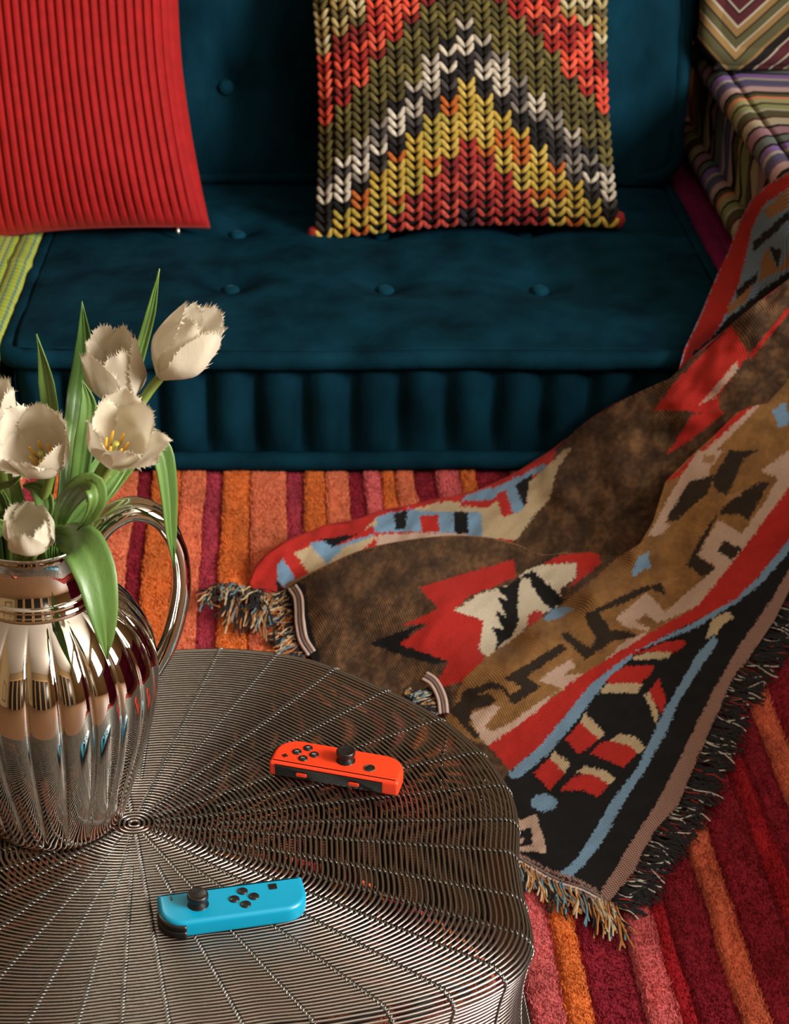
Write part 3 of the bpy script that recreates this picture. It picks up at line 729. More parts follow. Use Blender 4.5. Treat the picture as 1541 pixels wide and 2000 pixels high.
def patch(key, outline_, ctrl, base, paint, amp=.004, step=2.6, drop=None):
    O = np.array(outline_, float); x0, y0 = O.min(0); x1, y1 = O.max(0)
    nx, ny = int((x1 - x0) / step) + 2, int((y1 - y0) / step) + 2
    gx, gy = np.meshgrid(x0 + np.arange(nx) * step, y0 + np.arange(ny) * step, indexing='ij')
    ins = inside(O, gx, gy); cell = ins[:-1, :-1] & ins[1:, :-1] & ins[1:, 1:] & ins[:-1, 1:]
    used = np.zeros_like(ins); used[:-1, :-1] |= cell; used[1:, :-1] |= cell; used[1:, 1:] |= cell; used[:-1, 1:] |= cell
    cnt = np.zeros(ins.shape, int); cnt[:-1, :-1] += cell; cnt[1:, :-1] += cell; cnt[1:, 1:] += cell; cnt[:-1, 1:] += cell
    X, Y = gx[used].copy(), gy[used].copy(); bd = cnt[used] < 4
    idx = -np.ones(ins.shape, int); idx[used] = np.arange(used.sum())
    bx_, by_ = X[bd], Y[bd]; best = np.full(len(bx_), 1e9); nxp, nyp = bx_.copy(), by_.copy()
    for i in range(len(O)):
        a, b = O[i], O[(i + 1) % len(O)]; d = b - a; t = np.clip(((bx_ - a[0]) * d[0] + (by_ - a[1]) * d[1]) / (d @ d), 0, 1)
        qx, qy = a[0] + t * d[0], a[1] + t * d[1]; dist = np.hypot(qx - bx_, qy - by_); m_ = dist < best
        best[m_] = dist[m_]; nxp[m_] = qx[m_]; nyp[m_] = qy[m_]
    X[bd], Y[bd] = nxp, nyp
    ev = tps(ctrl); ZF[key] = ev
    Zs = np.maximum(ev(X, Y), .0235); Ws = to_world(X, Y, Zs)
    BTH.extend(np.c_[Ws[:, 0] * .93 + Ws[:, 1] * .37, Ws[:, 1] * .93 - Ws[:, 0] * .37 + Ws[:, 2] * 1.05, 0 * X].tolist())
    Z = ev(X, Y) + amp * smooth_noise(X, Y, 70, 3.3) + amp * .45 * smooth_noise(X + .5 * Y, Y, 26, 7.7)
    Z = np.maximum(Z, .0235)
    colr = np.empty((len(X), 3)); colr[:] = lin(BC[base])[:3]
    jx, jy = X + 1.2 * rng.standard_normal(len(X)), Y + 1.2 * rng.standard_normal(len(X))
    kind = np.full(len(X), base, dtype=object)
    for cn, poly in paint:
        m_ = inside(poly, jx, jy); colr[m_] = lin(BC[cn])[:3]; kind[m_] = cn
    # mixed threads: dark warp showing in the brown grounds
    fr = smooth_noise(X, Y, 34, 1.1) * .5 + smooth_noise(X, Y, 9, 2.2) * .35
    thread = ((np.floor(X / 2.6) + np.floor(Y / 2.6)) % 2)
    for cn, k in (('dkbrown', .85), ('gold', .42), ('dbr', .35), ('pcream', .10), ('cream', .10), ('red', .10), ('black', .1)):
        m_ = kind == cn; f_ = np.clip(k * (.55 + 1.1 * fr + .5 * thread), 0, .92)
        dark = np.array(lin((22, 19, 18))[:3]) if cn != 'black' else np.array(lin((34, 34, 37))[:3])
        colr[m_] = colr[m_] * (1 - f_[m_])[:, None] + dark * f_[m_][:, None]
    alp = np.full(len(X), .45)
    for cn, k in (('dkbrown', .8), ('gold', .65), ('dbr', .6), ('black', .3), ('selv', .8)): alp[kind == cn] = k
    BALP.extend(alp.tolist())
    Wd = to_world(X, Y, Z); n0 = len(BV)
    BV.extend(Wd.tolist()); BCOL.extend(colr.tolist())
    I, J = np.nonzero(cell)
    for i, j in zip(I, J): BF.append((n0 + idx[i, j + 1], n0 + idx[i + 1, j + 1], n0 + idx[i + 1, j], n0 + idx[i, j]))
    if drop:   # the cloth turns over its far ridge and falls behind
        D = catmull(drop[0], 160)[:, :2]; D = np.array(D); zz = np.maximum(ev(D[:, 0], D[:, 1]), .0215); W0 = to_world(D[:, 0], D[:, 1], zz); n0 = len(BV)
        rows = [(0, 1.0), (.006, .97), (.012, .86), (.018, .62), (.022, .3), (.024, 0)]
        for dy, k in rows:
            for p in W0: BV.append([p[0], min(p[1] + dy, max(p[1], drop[1])), .0215 + (p[2] - .0215) * k - .0006]); BCOL.append(lin(BC[drop[2]])[:3]); BALP.append(.4); BTH.append([p[0], p[1] + dy, 0])
        for f in grid_faces(len(rows), len(W0)): BF.append(tuple(n0 + q for q in f))
# --- upper sheet hanging from the zigzag seat
o3 = cc(3, [(925, 1100), (960, 970), (1040, 800), (1140, 560), (1200, 440), (1260, 270), (1330, 140), (1430, 50), (1541, -10)]) + [(1640, 275), (1740, 218), (1740, 560), (1640, 640), (1541, 640), (1440, 740), (1360, 790), (1322, 770)]
c3_ = [(1325, 726, .185), (1337, 681, .20), (1365, 621, .212), (1400, 537, .222), (1421, 494, .240), (1442, 435, .285), (1467, 389, .335), (1502, 357, .372), (1541, 336, .400), (1640, 275, .405), (1740, 218, .405), (1740, 560, .29),
       (1541, 400, .372), (1541, 460, .345), (1541, 540, .295), (1500, 560, .262), (1450, 620, .215), (1400, 680, .175), (1360, 760, .13), (1322, 770, .14), (1640, 640, .26), (1640, 420, .365), (1440, 740, .16), (1541, 640, .23)]
p3 = [('red', cc(3, [(925, 1100), (960, 970), (1040, 800), (1140, 560), (1200, 440), (1260, 270), (1330, 140), (1430, 50), (1541, -10), (1541, 80), (1420, 150), (1370, 220), (1330, 330), (1300, 470), (1250, 640), (1160, 840), (1050, 980), (950, 1120)])),
      ('red', [(1541, 336), (1640, 270), (1640, 310), (1541, 368)]),
      ('tan', cc(3, [(1400, 200), (1541, 80), (1541, 180), (1430, 250)])), ('black', cc(3, [(1340, 440), (1340, 380), (1541, 200), (1541, 250), (1450, 340)])), ('blue', cc(3, [(1470, 350), (1541, 250), (1541, 370), (1500, 420)])),
      ('tan', cc(3, [(1420, 410), (1480, 540), (1370, 600), (1390, 480)])), ('black', cc(3, [(1430, 400), (1500, 420), (1480, 530)])), ('tan', cc(3, [(1541, 420), (1541, 520), (1480, 550)])),
      ('black', cc(3, [(1250, 640), (1370, 540), (1360, 600), (1250, 690)])), ('tan', cc(3, [(1200, 740), (1340, 610), (1310, 700), (1190, 790)])), ('black', cc(3, [(1200, 800), (1340, 690), (1380, 650), (1541, 540), (1700, 500), (1700, 640), (1300, 800), (1000, 1200), (950, 1150), (1050, 980)]))]
patch('e', o3, c3_, 'blue', p3, .004)
# --- far fold: patterned border and the brown swell in front of the sofa
top2 = [(488, 1140), (500, 1110), (520, 1085), (560, 1058), (610, 1038), (640, 1026), (700, 1015), (740, 1000), (800, 988), (860, 975), (905, 968), (950, 952), (1000, 930), (1040, 905), (1085, 875), (1130, 835), (1200, 788), (1260, 760), (1310, 738), (1360, 690), (1420, 640), (1480, 590), (1541, 545), (1640, 470), (1740, 400)]
o2 = top2 + [(1740, 570), (1640, 660), (1541, 740), (1480, 810), (1390, 900), (1340, 960), (1310, 1010), (1260, 1085), (1190, 1120), (1060, 1115), (900, 1080), (760, 1095), (640, 1135), (565, 1175), (530, 1172), (500, 1155)]
c2_ = [(488, 1140, .026), (520, 1085, .045), (560, 1058, .052), (640, 1026, .054), (760, 998, .055), (900, 969, .052), (960, 950, .050), (1010, 927, .050), (1090, 872, .064), (1200, 788, .128), (1260, 760, .150), (1310, 738, .175), (1420, 640, .236), (1541, 545, .298), (1640, 470, .335), (1740, 400, .365), (1740, 570, .28),
       (565, 1175, .024), (640, 1120, .030), (760, 1085, .030), (900, 1070, .030), (1060, 1090, .026), (1190, 1110, .026), (1260, 1070, .03), (1310, 1000, .045), (1390, 890, .10), (1480, 800, .155), (1541, 720, .20), (1640, 660, .24),
       (600, 1090, .040), (700, 1045, .052), (800, 1030, .052), (900, 1010, .055), (1000, 1000, .052), (1060, 1030, .035), (1150, 1040, .032), (1100, 950, .075), (1200, 880, .105), (1300, 840, .13), (1250, 960, .075), (1400, 740, .19), (1330, 800, .155), (1290, 900, .10), (1480, 660, .24)]
p2 = [('dkbrown', [(1040, 960), (1080, 900), (1090, 860), (1320, 700), (1700, 400), (1700, 800), (1300, 1100), (1000, 1140), (1000, 1056)]),
      ('cream', cc(1, [(520, 530), (610, 490), (690, 590), (640, 650), (610, 660), (560, 590)])), ('blue', cc(1, [(590, 480), (700, 465), (720, 500), (800, 470), (960, 425), (790, 510), (690, 590)])), ('black', cc(1, [(650, 460), (860, 430), (720, 500)])),
      ('cream', cc(1, [(690, 590), (780, 500), (940, 440), (960, 480), (880, 540), (700, 640), (620, 680)])), ('red', cc(1, [(830, 570), (880, 510), (950, 450), (940, 560)])), ('blue', cc(1, [(425, 600), (455, 560), (550, 700), (480, 720), (430, 680)])), ('black', cc(1, [(425, 660), (470, 730), (430, 730)])),
      ('pcream', cc(1, [(950, 440), (1150, 425), (1541, 430), (1541, 600), (1240, 500), (1040, 540), (940, 570)])),
      ('blue', cc(1, [(930, 380), (950, 340), (1150, 300), (1600, 310), (1600, 445), (1390, 430), (1150, 420), (940, 425)])), ('black', cc(1, [(1030, 330), (1110, 310), (1095, 400), (1040, 415)])), ('red', cc(1, [(1170, 340), (1265, 335), (1270, 420), (1180, 425)])),
      ('black', cc(1, [(1345, 320), (1420, 315), (1415, 435), (1350, 430)])), ('cream', cc(1, [(1490, 320), (1600, 325), (1600, 445), (1490, 435)])), ('cream', cc(1, [(1150, 300), (1300, 260), (1541, 290), (1541, 322), (1150, 312)])), ('cream', cc(1, [(880, 410), (930, 360), (950, 345), (945, 385)])),
      ('blue', cc(1, [(1390, 240), (1470, 205), (1541, 195), (1541, 262)])),
      ('blue', cc(2, [(0, 225), (150, 180), (265, 125), (390, 60), (405, 80), (250, 170), (140, 232), (0, 242)])), ('red', cc(2, [(0, 235), (150, 232), (130, 275), (0, 268)])), ('cream', cc(2, [(0, 262), (130, 268), (172, 230), (205, 295), (290, 290), (100, 305)])),
      ('red', cc(2, [(165, 205), (215, 185), (250, 300), (190, 300)])), ('blue', cc(2, [(210, 190), (255, 165), (300, 270), (250, 300)])), ('black', cc(2, [(255, 160), (340, 105), (315, 240), (295, 262)])),
      ('cream', cc(2, [(305, 260), (320, 150), (400, 80), (490, -10), (520, -10), (450, 90), (415, 230), (350, 300), (260, 420), (90, 410), (100, 300), (200, 310), (270, 290)])), ('blue', cc(2, [(30, 285), (95, 290), (105, 405), (35, 395)])), ('black', cc(2, [(-10, 285), (35, 285), (35, 392), (-10, 395)])),
      ('red', cc(3, [(790, 1315), (860, 1215), (930, 1130), (1220, 840), (1320, 1000), (1150, 1230), (1150, 1300), (1070, 1335), (960, 1315)])), ('pcream', cc(3, [(1040, 1285), (1250, 1040), (1260, 1080), (1130, 1240)])), ('red', cc(3, [(1318, 1005), (1510, 770), (1541, 740), (1541, 770), (1330, 1030)])),
      ('red', cc(3, [(860, 1560), (1000, 1340), (1100, 1330), (1150, 1300), (1180, 1330), (1000, 1480)]))]
patch('c', o2, c2_, 'red', p2, .006, drop=(top2, 2.070, 'red'))
# --- near sheet: left tail with the face, brown meander, red band, feather border
top1 = [(558, 1150), (590, 1130), (640, 1105), (700, 1078), (760, 1062), (830, 1051), (900, 1047), (960, 1052), (1010, 1065), (1060, 1085), (1110, 1080), (1150, 1077), (1175, 1084), (1210, 1086), (1250, 1062), (1275, 1020), (1300, 940), (1345, 895), (1390, 855), (1440, 805), (1490, 755), (1541, 690), (1640, 590), (1740, 495)]
o1 = top1 + [(1740, 830), (1640, 990), (1541, 1154), (1514, 1209), (1478, 1263), (1428, 1339), (1388, 1424), (1357, 1496), (1325, 1572), (1280, 1630), (1240, 1702), (1195, 1763), (1173, 1752), (1137, 1734), (1083, 1716), (1043, 1693), (1014, 1678), (990, 1650), (945, 1540), (900, 1460), (868, 1400), (855, 1365), (835, 1340), (800, 1372), (700, 1336), (620, 1302), (603, 1276), (583, 1230), (575, 1190)]
BOOST = lambda L_: [(x, y, z if z > .12 else .022 + (z - .022) * (1.4 if z < .075 else 1.4 - .4 * (z - .075) / .045)) for x, y, z in L_]
c1_ = [(560, 1150, .028), (603, 1276, .026), (620, 1302, .024), (700, 1336, .024), (800, 1372, .024), (640, 1105, .050), (700, 1078, .060), (760, 1062, .068), (830, 1051, .070), (900, 1047, .068), (960, 1052, .062), (1010, 1065, .054), (1060, 1085, .050), (1110, 1080, .052), (1175, 1084, .052), (1210, 1086, .055),
       (640, 1190, .048), (720, 1180, .055), (800, 1150, .062), (900, 1120, .060), (750, 1260, .034), (700, 1220, .042), (850, 1235, .050), (940, 1190, .054), (880, 1310, .040), (855, 1365, .028), (868, 1400, .026), (1080, 1130, .050), (985, 1262, .036), (1080, 1190, .036), (1150, 1120, .045),
       (930, 1330, .044), (990, 1285, .056), (1060, 1230, .062), (1160, 1155, .068), (1240, 1088, .070), (1275, 1020, .074), (1300, 940, .082), (1345, 895, .105), (1390, 855, .130), (1440, 805, .155), (1490, 755, .175), (1541, 690, .205), (1640, 590, .265), (1740, 495, .315), (1740, 830, .13),
       (1000, 1380, .038), (1100, 1310, .042), (1200, 1230, .046), (1250, 1160, .050), (1300, 1110, .052), (1330, 1050, .062), (1400, 990, .085), (1480, 900, .115), (1541, 800, .155), (1000, 1460, .026), (1100, 1370, .036), (1180, 1300, .042), (1250, 1250, .050), (1400, 1150, .052), (1470, 1060, .062), (1541, 960, .090),
       (1060, 1560, .025), (1150, 1450, .030), (1250, 1350, .034), (1300, 1280, .034), (1400, 1220, .034), (1500, 1100, .045), (1195, 1763, .023), (1280, 1630, .024), (1388, 1424, .026), (1514, 1209, .030), (1640, 990, .06), (1014, 1678, .023), (945, 1540, .023), (900, 1460, .024), (1150, 1650, .024)]
RBL = [(953, 1456), (1000, 1425), (1043, 1393), (1119, 1330), (1190, 1285), (1266, 1238), (1362, 1184), (1453, 1071), (1541, 951), (1700, 740)]
RBR = [(998, 1505), (1052, 1460), (1101, 1402), (1155, 1335), (1227, 1285), (1299, 1242), (1358, 1213), (1441, 1167), (1482, 1125), (1541, 1055), (1700, 850)]
gold = [(840, 1420), (880, 1395), (903, 1330), (948, 1284), (1000, 1250), (1060, 1205), (1100, 1178), (1165, 1125), (1200, 1095), (1245, 1058), (1270, 1010), (1290, 930), (1345, 880), (1420, 800), (1700, 500)]
el = [(475 + 57 * math.cos(t), 820 + 38 * math.sin(t)) for t in np.linspace(0, 2 * PI, 20, endpoint=False)]
p1 = [('black', cc(1, [(900, 1000), (1215, 885), (1100, 960), (1310, 1100), (1260, 1112), (1060, 1060)])), ('black', cc(1, [(440, 690), (575, 690), (590, 860), (650, 1080), (700, 1200), (560, 1200), (450, 900)])),
      ('red', [(818, 1147), (1002, 1092), (1009, 1127), (914, 1166), (888, 1192), (905, 1199), (944, 1213), (936, 1268), (948, 1284), (903, 1330), (865, 1341), (852, 1332), (877, 1292), (779, 1258), (839, 1217), (790, 1221), (856, 1189)]),
      ('white', [(888, 1192), (935, 1160), (1000, 1140), (1030, 1112), (1060, 1103), (1127, 1099), (1125, 1128), (1095, 1150), (1095, 1180), (1040, 1210), (1010, 1245), (985, 1262), (950, 1283), (936, 1268), (944, 1213)]),
      ('black', cc(2, [(330, 565), (380, 600), (410, 640), (405, 590), (425, 640), (490, 710), (420, 745), (375, 700), (340, 640), (320, 600), (285, 600), (275, 640), (265, 760), (275, 800), (240, 870), (190, 905), (160, 950), (170, 890), (150, 830), (200, 840), (160, 750), (212, 780), (175, 690), (222, 705), (165, 640), (215, 640), (255, 605)])),
      ('red', cc(2, [(318, 775), (350, 750), (390, 760), (385, 785), (310, 830)])), ('red', cc(2, [(375, 530), (470, 492), (650, 470), (660, 530), (560, 610), (500, 650), (545, 590), (545, 525), (440, 530)])),
      ('gold', gold + RBL[::-1]),
      ('red', cc(3, [(850, 1710), (1100, 1480), (1150, 1420), (1420, 1160), (1541, 980), (1800, 690), (1800, 760), (1541, 1080), (1430, 1210), (1280, 1350), (1110, 1500), (960, 1680)])), ('pcream', cc(3, [(960, 1680), (1110, 1500), (1280, 1350), (1430, 1210), (1541, 1080), (1541, 1110), (1300, 1370), (1130, 1540), (1090, 1700), (940, 1760)])),
      ('pcream', cc(2, [(880, 400), (960, 250), (1040, 110), (1110, 0), (1235, 0), (1150, 110), (1090, 110), (960, 340), (990, 350), (930, 400)])), ('dbr', cc(2, [(960, 330), (1070, 150), (1190, 110), (1160, 200), (1010, 330)])), ('tan', cc(2, [(1140, 20), (1200, 20), (1180, 60), (1135, 60)])),
      ('dbr', cc(2, [(1250, 210), (1330, 40), (1400, 0), (1260, 0), (1180, 140), (1200, 190)])),
      ('blue', cc(2, [(800, 580), (830, 500), (885, 470), (880, 510), (895, 550), (850, 565), (820, 590)])), ('blue', cc(3, [(1440, 1310), (1475, 1305), (1490, 1270), (1530, 1275), (1530, 1320), (1560, 1330), (1541, 1390), (1480, 1415), (1470, 1370)])),
      ('dbr', cc(2, [(580, 770), (740, 690), (860, 640), (950, 620), (960, 680), (900, 650), (780, 710), (650, 760), (700, 840), (790, 850), (830, 870), (700, 900), (590, 985), (530, 930), (470, 860), (500, 850), (560, 900), (610, 925), (640, 880), (600, 830)])),
      ('dbr', cc(2, [(200, 1070), (470, 905), (500, 930), (310, 1060), (375, 1110), (250, 1195), (190, 1120), (140, 1120), (0, 1180), (0, 1135), (140, 1085), (185, 1095), (235, 1145), (290, 1110)])), ('dbr', cc(4, [(60, 420), (100, 380), (230, 340), (270, 380), (160, 420), (150, 480), (210, 540), (170, 540)])),
      ('dbr', cc(2, [(1060, 540), (1130, 400), (1230, 270), (1300, 205), (1400, 150), (1450, 150), (1350, 330), (1310, 300), (1210, 300), (1110, 490), (1195, 550), (1150, 600)])), ('tan', cc(2, [(1230, 215), (1330, 180), (1310, 215), (1260, 235)])), ('tan', cc(2, [(940, 620), (1035, 590), (1000, 620), (950, 640)])),
      ('pcream', cc(4, [(150, 440), (250, 395), (285, 405), (250, 450), (215, 490), (240, 510), (320, 480), (440, 390), (560, 320), (690, 260), (860, 170), (870, 150), (930, 90), (880, 190), (700, 245), (520, 345), (430, 435), (345, 515), (230, 575), (200, 540), (170, 490)])),
      ('pcream', cc(4, [(450, 285), (540, 225), (590, 195), (612, 225), (560, 265), (620, 260), (700, 250), (560, 330), (520, 310), (480, 300)])),
      ('pcream', cc(2, [(680, 985), (760, 900), (880, 850), (780, 830), (725, 790), (870, 665), (960, 755), (1190, 560), (1200, 540), (1110, 490), (1210, 325), (1320, 390), (1420, 250), (1490, 130), (1405, 95), (1541, 0), (1800, -300), (1800, -150), (1541, 172), (1400, 370), (1330, 460), (1200, 640), (1110, 730), (960, 800), (920, 805), (870, 770), (820, 800), (890, 835), (800, 930)])),
      ('dbr', cc(2, [(1200, 470), (1235, 425), (1325, 460), (1275, 515)])),
      ('red', RBL + RBR[::-1]), ('black', RBR + [(1700, 1100), (1500, 1400), (1200, 1900), (950, 1700), (960, 1540)]),
      ('blue', cc(4, [(320, 690), (450, 580), (560, 450), (680, 300), (840, 180), (865, 172), (845, 200), (740, 300), (605, 475), (495, 605), (375, 705), (335, 715)])), ('blue', cc(2, [(800, 950), (1100, 805), (1300, 690), (1400, 590), (1541, 420), (1800, 100), (1800, 160), (1541, 475), (1420, 615), (1310, 705), (1100, 835)])),
      ('blue', cc(4, [(535, 1135), (620, 1060), (700, 930), (770, 810), (880, 670), (930, 560), (960, 500), (1010, 510), (950, 610), (920, 670), (820, 820), (730, 990), (650, 1090), (590, 1145)])), ('blue', cc(4, [(960, 500), (980, 450), (1050, 330), (1130, 190), (1215, 90), (1232, 120), (1150, 240), (1060, 380), (1010, 510)])),
      ('red', cc(4, [(565, 545), (635, 470), (715, 540), (630, 610)])), ('cream', cc(4, [(632, 470), (650, 425), (740, 515), (715, 545)])), ('red', cc(4, [(675, 605), (720, 560), (780, 545), (850, 565), (890, 600), (820, 665)])), ('cream', cc(4, [(760, 550), (800, 520), (870, 530), (915, 580), (890, 607), (840, 568)])),
      ('red', cc(4, [(425, 690), (500, 625), (565, 690), (500, 765)])), ('cream', cc(4, [(500, 625), (515, 595), (590, 650), (565, 692)])), ('red', cc(4, [(540, 770), (600, 705), (690, 690), (760, 735), (710, 795), (640, 765)])), ('cream', cc(4, [(610, 690), (650, 660), (740, 680), (785, 715), (760, 742), (690, 697)])),
      ('red', cc(4, [(745, 290), (770, 260), (830, 225), (955, 220), (945, 250), (900, 300), (760, 302)])), ('cream', cc(4, [(715, 340), (745, 300), (900, 300), (880, 342)])), ('red', cc(4, [(930, 340), (975, 275), (1005, 380), (985, 430)])), ('cream', cc(4, [(910, 350), (935, 340), (972, 430), (965, 490), (945, 430)])),
      ('red', cc(4, [(880, 170), (1000, 120), (1080, 110), (1095, 135), (1030, 170), (960, 160)])), ('cream', cc(4, [(855, 185), (930, 165), (1025, 165), (1020, 190), (870, 197)])),
      ('blue', cc(4, el)), ('pcream', cc(4, [(350, 900), (440, 872), (490, 1040), (350, 1030)])), ('black', cc(4, [(350, 950), (415, 925), (425, 1005), (350, 1015)])), ('pcream', cc(4, [(350, 975), (385, 975), (380, 1000), (350, 1000)])),
      ('cream', cc(2, [(1150, 885), (1180, 790), (1250, 758), (1290, 780), (1240, 810), (1200, 860)])),
      ('selv', cc(4, [(715, 1215), (800, 1080), (880, 950), (960, 830), (1060, 640), (1150, 450), (1230, 300), (1330, 130), (1420, 0), (1541, -180), (1541, -20), (1400, 140), (1290, 310), (1200, 500), (1130, 660), (1060, 830), (960, 960), (870, 1120), (770, 1270)])),
      ('selv', cc(2, [(1340, 900), (1541, 560), (1750, 250), (1780, 330), (1541, 665), (1420, 860)])),
      ('selv', cc(4, [(350, 1062), (430, 1105), (520, 1155), (640, 1195), (720, 1240), (735, 1215), (620, 1150), (500, 1112), (420, 1070), (350, 1030)])), ('black', cc(4, [(350, 1052), (430, 1094), (520, 1142), (640, 1182), (720, 1225), (722, 1216), (640, 1172), (520, 1132), (430, 1084), (350, 1044)])),
      ('blue', cc(2, [(388, 785), (430, 745), (500, 728), (532, 745), (490, 772), (450, 792), (400, 800)]))]
patch('a', o1, BOOST(c1_), 'dkbrown', p1, .0035, drop=(top1[:11], 1.95, 'dkbrown'))
M['cloth'] = attr_mat('woven_cloth', rough=.9, sheen=.03, bump=.5, bump_scale=900, vary=.12, vscale=500)
def weave(m, per=.0024, k=.45):
    nt = m.node_tree; b = nt.nodes['Principled BSDF']; src = b.inputs['Base Color'].links[0].from_socket
    tc = nt.nodes.new('ShaderNodeAttribute'); tc.attribute_name = 'thread'; outs = []
    for d in ('X', 'Y'):
        wv = nt.nodes.new('ShaderNodeTexWave'); wv.bands_direction = d; wv.inputs['Scale'].default_value = 2 * PI / per / 20 * 1.0; wv.inputs['Distortion'].default_value = .0
        nt.links.new(tc.outputs['Vector'], wv.inputs['Vector']); outs.append(wv.outputs['Fac'])
    mu = nt.nodes.new('ShaderNodeMath'); mu.operation = 'MULTIPLY'; nt.links.new(outs[0], mu.inputs[0]); nt.links.new(outs[1], mu.inputs[1])
    vc = nt.nodes.new('ShaderNodeVertexColor'); vc.layer_name = 'Col'
    sc_ = nt.nodes.new('ShaderNodeMapRange'); sc_.inputs[3].default_value = -1; sc_.inputs[4].default_value = 1.4; nt.links.new(mu.outputs[0], sc_.inputs[0])
    mr = nt.nodes.new('ShaderNodeMath'); mr.operation = 'MULTIPLY_ADD'; mr.inputs[2].default_value = 1.12; nt.links.new(sc_.outputs[0], mr.inputs[0]); nt.links.new(vc.outputs['Alpha'], mr.inputs[1])
    vm = nt.nodes.new('ShaderNodeVectorMath'); vm.operation = 'SCALE'; nt.links.new(src, vm.inputs[0]); nt.links.new(mr.outputs[0], vm.inputs['Scale']); nt.links.new(vm.outputs[0], b.inputs['Base Color'])
weave(M['cloth'])
cl = mk('cloth', BV, BF, M['cloth'], blanket)
ca = cl.data.color_attributes.new('Col', 'FLOAT_COLOR', 'POINT'); ca.data.foreach_set('color', np.c_[np.array(BCOL), np.array(BALP)].astype(np.float32).ravel())
th_ = cl.data.attributes.new('thread', 'FLOAT_VECTOR', 'POINT')
th_.data.foreach_set('vector', np.array(BTH).astype(np.float32).ravel())
# hem bands: rows of raised cord
def cord_band(name, pts, off, key, mats, r=.0016):
    D = catmull([(x, y, 0) for x, y in pts], 60); T = np.gradient(D, axis=0); N = np.c_[-T[:, 1], T[:, 0]]; N /= np.linalg.norm(N, axis=1)[:, None]
    root = None
    for i, m_ in enumerate(mats):
        q = D[:, :2] + N * off * i; Z = np.maximum(ZF[key](q[:, 0], q[:, 1]), .022) + .001
        o_ = mk(name, *tube(to_world(q[:, 0], q[:, 1], Z), r, 6), m_, blanket)
M['hem_l'] = mat('pale_hem_yarn', (206, 184, 178), .9, bump=.5, bump_scale=600); M['hem_d'] = mat('grey_hem_yarn', (120, 104, 104), .9)
cord_band('hem_cord', cc(1, [(492, 718), (522, 775), (530, 900), (548, 990), (590, 1060)]), -7, 'a', [M['hem_l'], M['hem_d'], M['hem_l']], .0019)
cord_band('hem_cord', cc(1, [(1185, 1185), (1230, 1218), (1265, 1290), (1275, 1365)]), -7, 'a', [M['hem_l'], M['hem_d'], M['hem_l']], .0019)
cord_band('hem_cord', cc(4, [(355, 1055), (430, 1098), (520, 1148), (640, 1188), (725, 1232)]), 6, 'a', [M['hem_d'], M['hem_l'], M['hem_d']], .0014)
# tassels, each its own part
YM = [mat('tassel_' + n_, c_, .9) for n_, c_ in (('tan', (150, 112, 70)), ('blue', (90, 130, 150)), ('black', (22, 22, 26)), ('cream', (190, 172, 140)), ('orange', (176, 110, 54)), ('white', (190, 184, 176)), ('red', (140, 34, 34)))]
def tassel(px, py, dx, dy, ln, strands, zc=.024, spread=.35, rad=.0009, name='tassel'):
    V, Fc, mi = [], [], []
    L0 = math.hypot(dx, dy); dx, dy = dx / L0, dy / L0
    for mati in strands:
        a = random.uniform(-spread, spread); ux, uy = dx * math.cos(a) - dy * math.sin(a), dx * math.sin(a) + dy * math.cos(a)
        l_ = ln * random.uniform(.75, 1.1); cv = random.uniform(-.3, .3); j = random.uniform(-3, 3)
        n = 7; q = []
        for k in range(n):
            t = k / (n - 1); ww = cv * t * t * l_ + 2.2 * math.sin(t * 7 + a * 9)
            q.append((px + j * .5 + ux * l_ * t - uy * ww, py + j * .5 + uy * l_ * t + ux * ww, zc + random.uniform(0, .002) + .004 * math.sin(t * PI) * random.random() * (1 - t) + .0005))
        q = np.array(q); v, f = tube(to_world(q[:, 0], q[:, 1], q[:, 2]), rad, 4); n0 = len(V)
        V.extend(v.tolist()); Fc.extend([tuple(n0 + k for k in ff) for ff in f]); mi += [mati] * len(f)
    o_ = mk(name, V, Fc, None, blanket)
    for m_ in YM: o_.data.materials.append(m_)
    o_.data.polygons.foreach_set('material_index', mi); return o_
# selvedge fringe (black with white and red threads)
ED = catmull([(x, y, 0) for x, y in [(1195, 1763), (1240, 1702), (1280, 1630), (1325, 1572), (1357, 1496), (1388, 1424), (1428, 1339), (1478, 1263), (1514, 1209), (1541, 1154), (1580, 1090)]], 110)
for p in ED:
    tassel(p[0] - 3, p[1], 1, .30 + random.uniform(-.25, .2), random.uniform(52, 74), [2, 2, 2, 2, 2, random.choice((2, 2, 5, 6)), random.choice((2, 2, 2, 5)), 2], .0225, .22)
# bottom fringe (mixed colours, knotted and long)
BD = catmull([(x, y, 0) for x, y in cc(4, [(360, 1070), (430, 1110), (520, 1158), (640, 1198), (730, 1245), (780, 1262)])], 19)
for i, p in enumerate(BD):
    tassel(p[0], p[1] - 2, .28, 1, random.uniform(46, 92) * (1 if i > 4 else .7), [random.choice((0, 1, 2, 3, 4)) for _ in range(7)], .0225, .20, .0010)
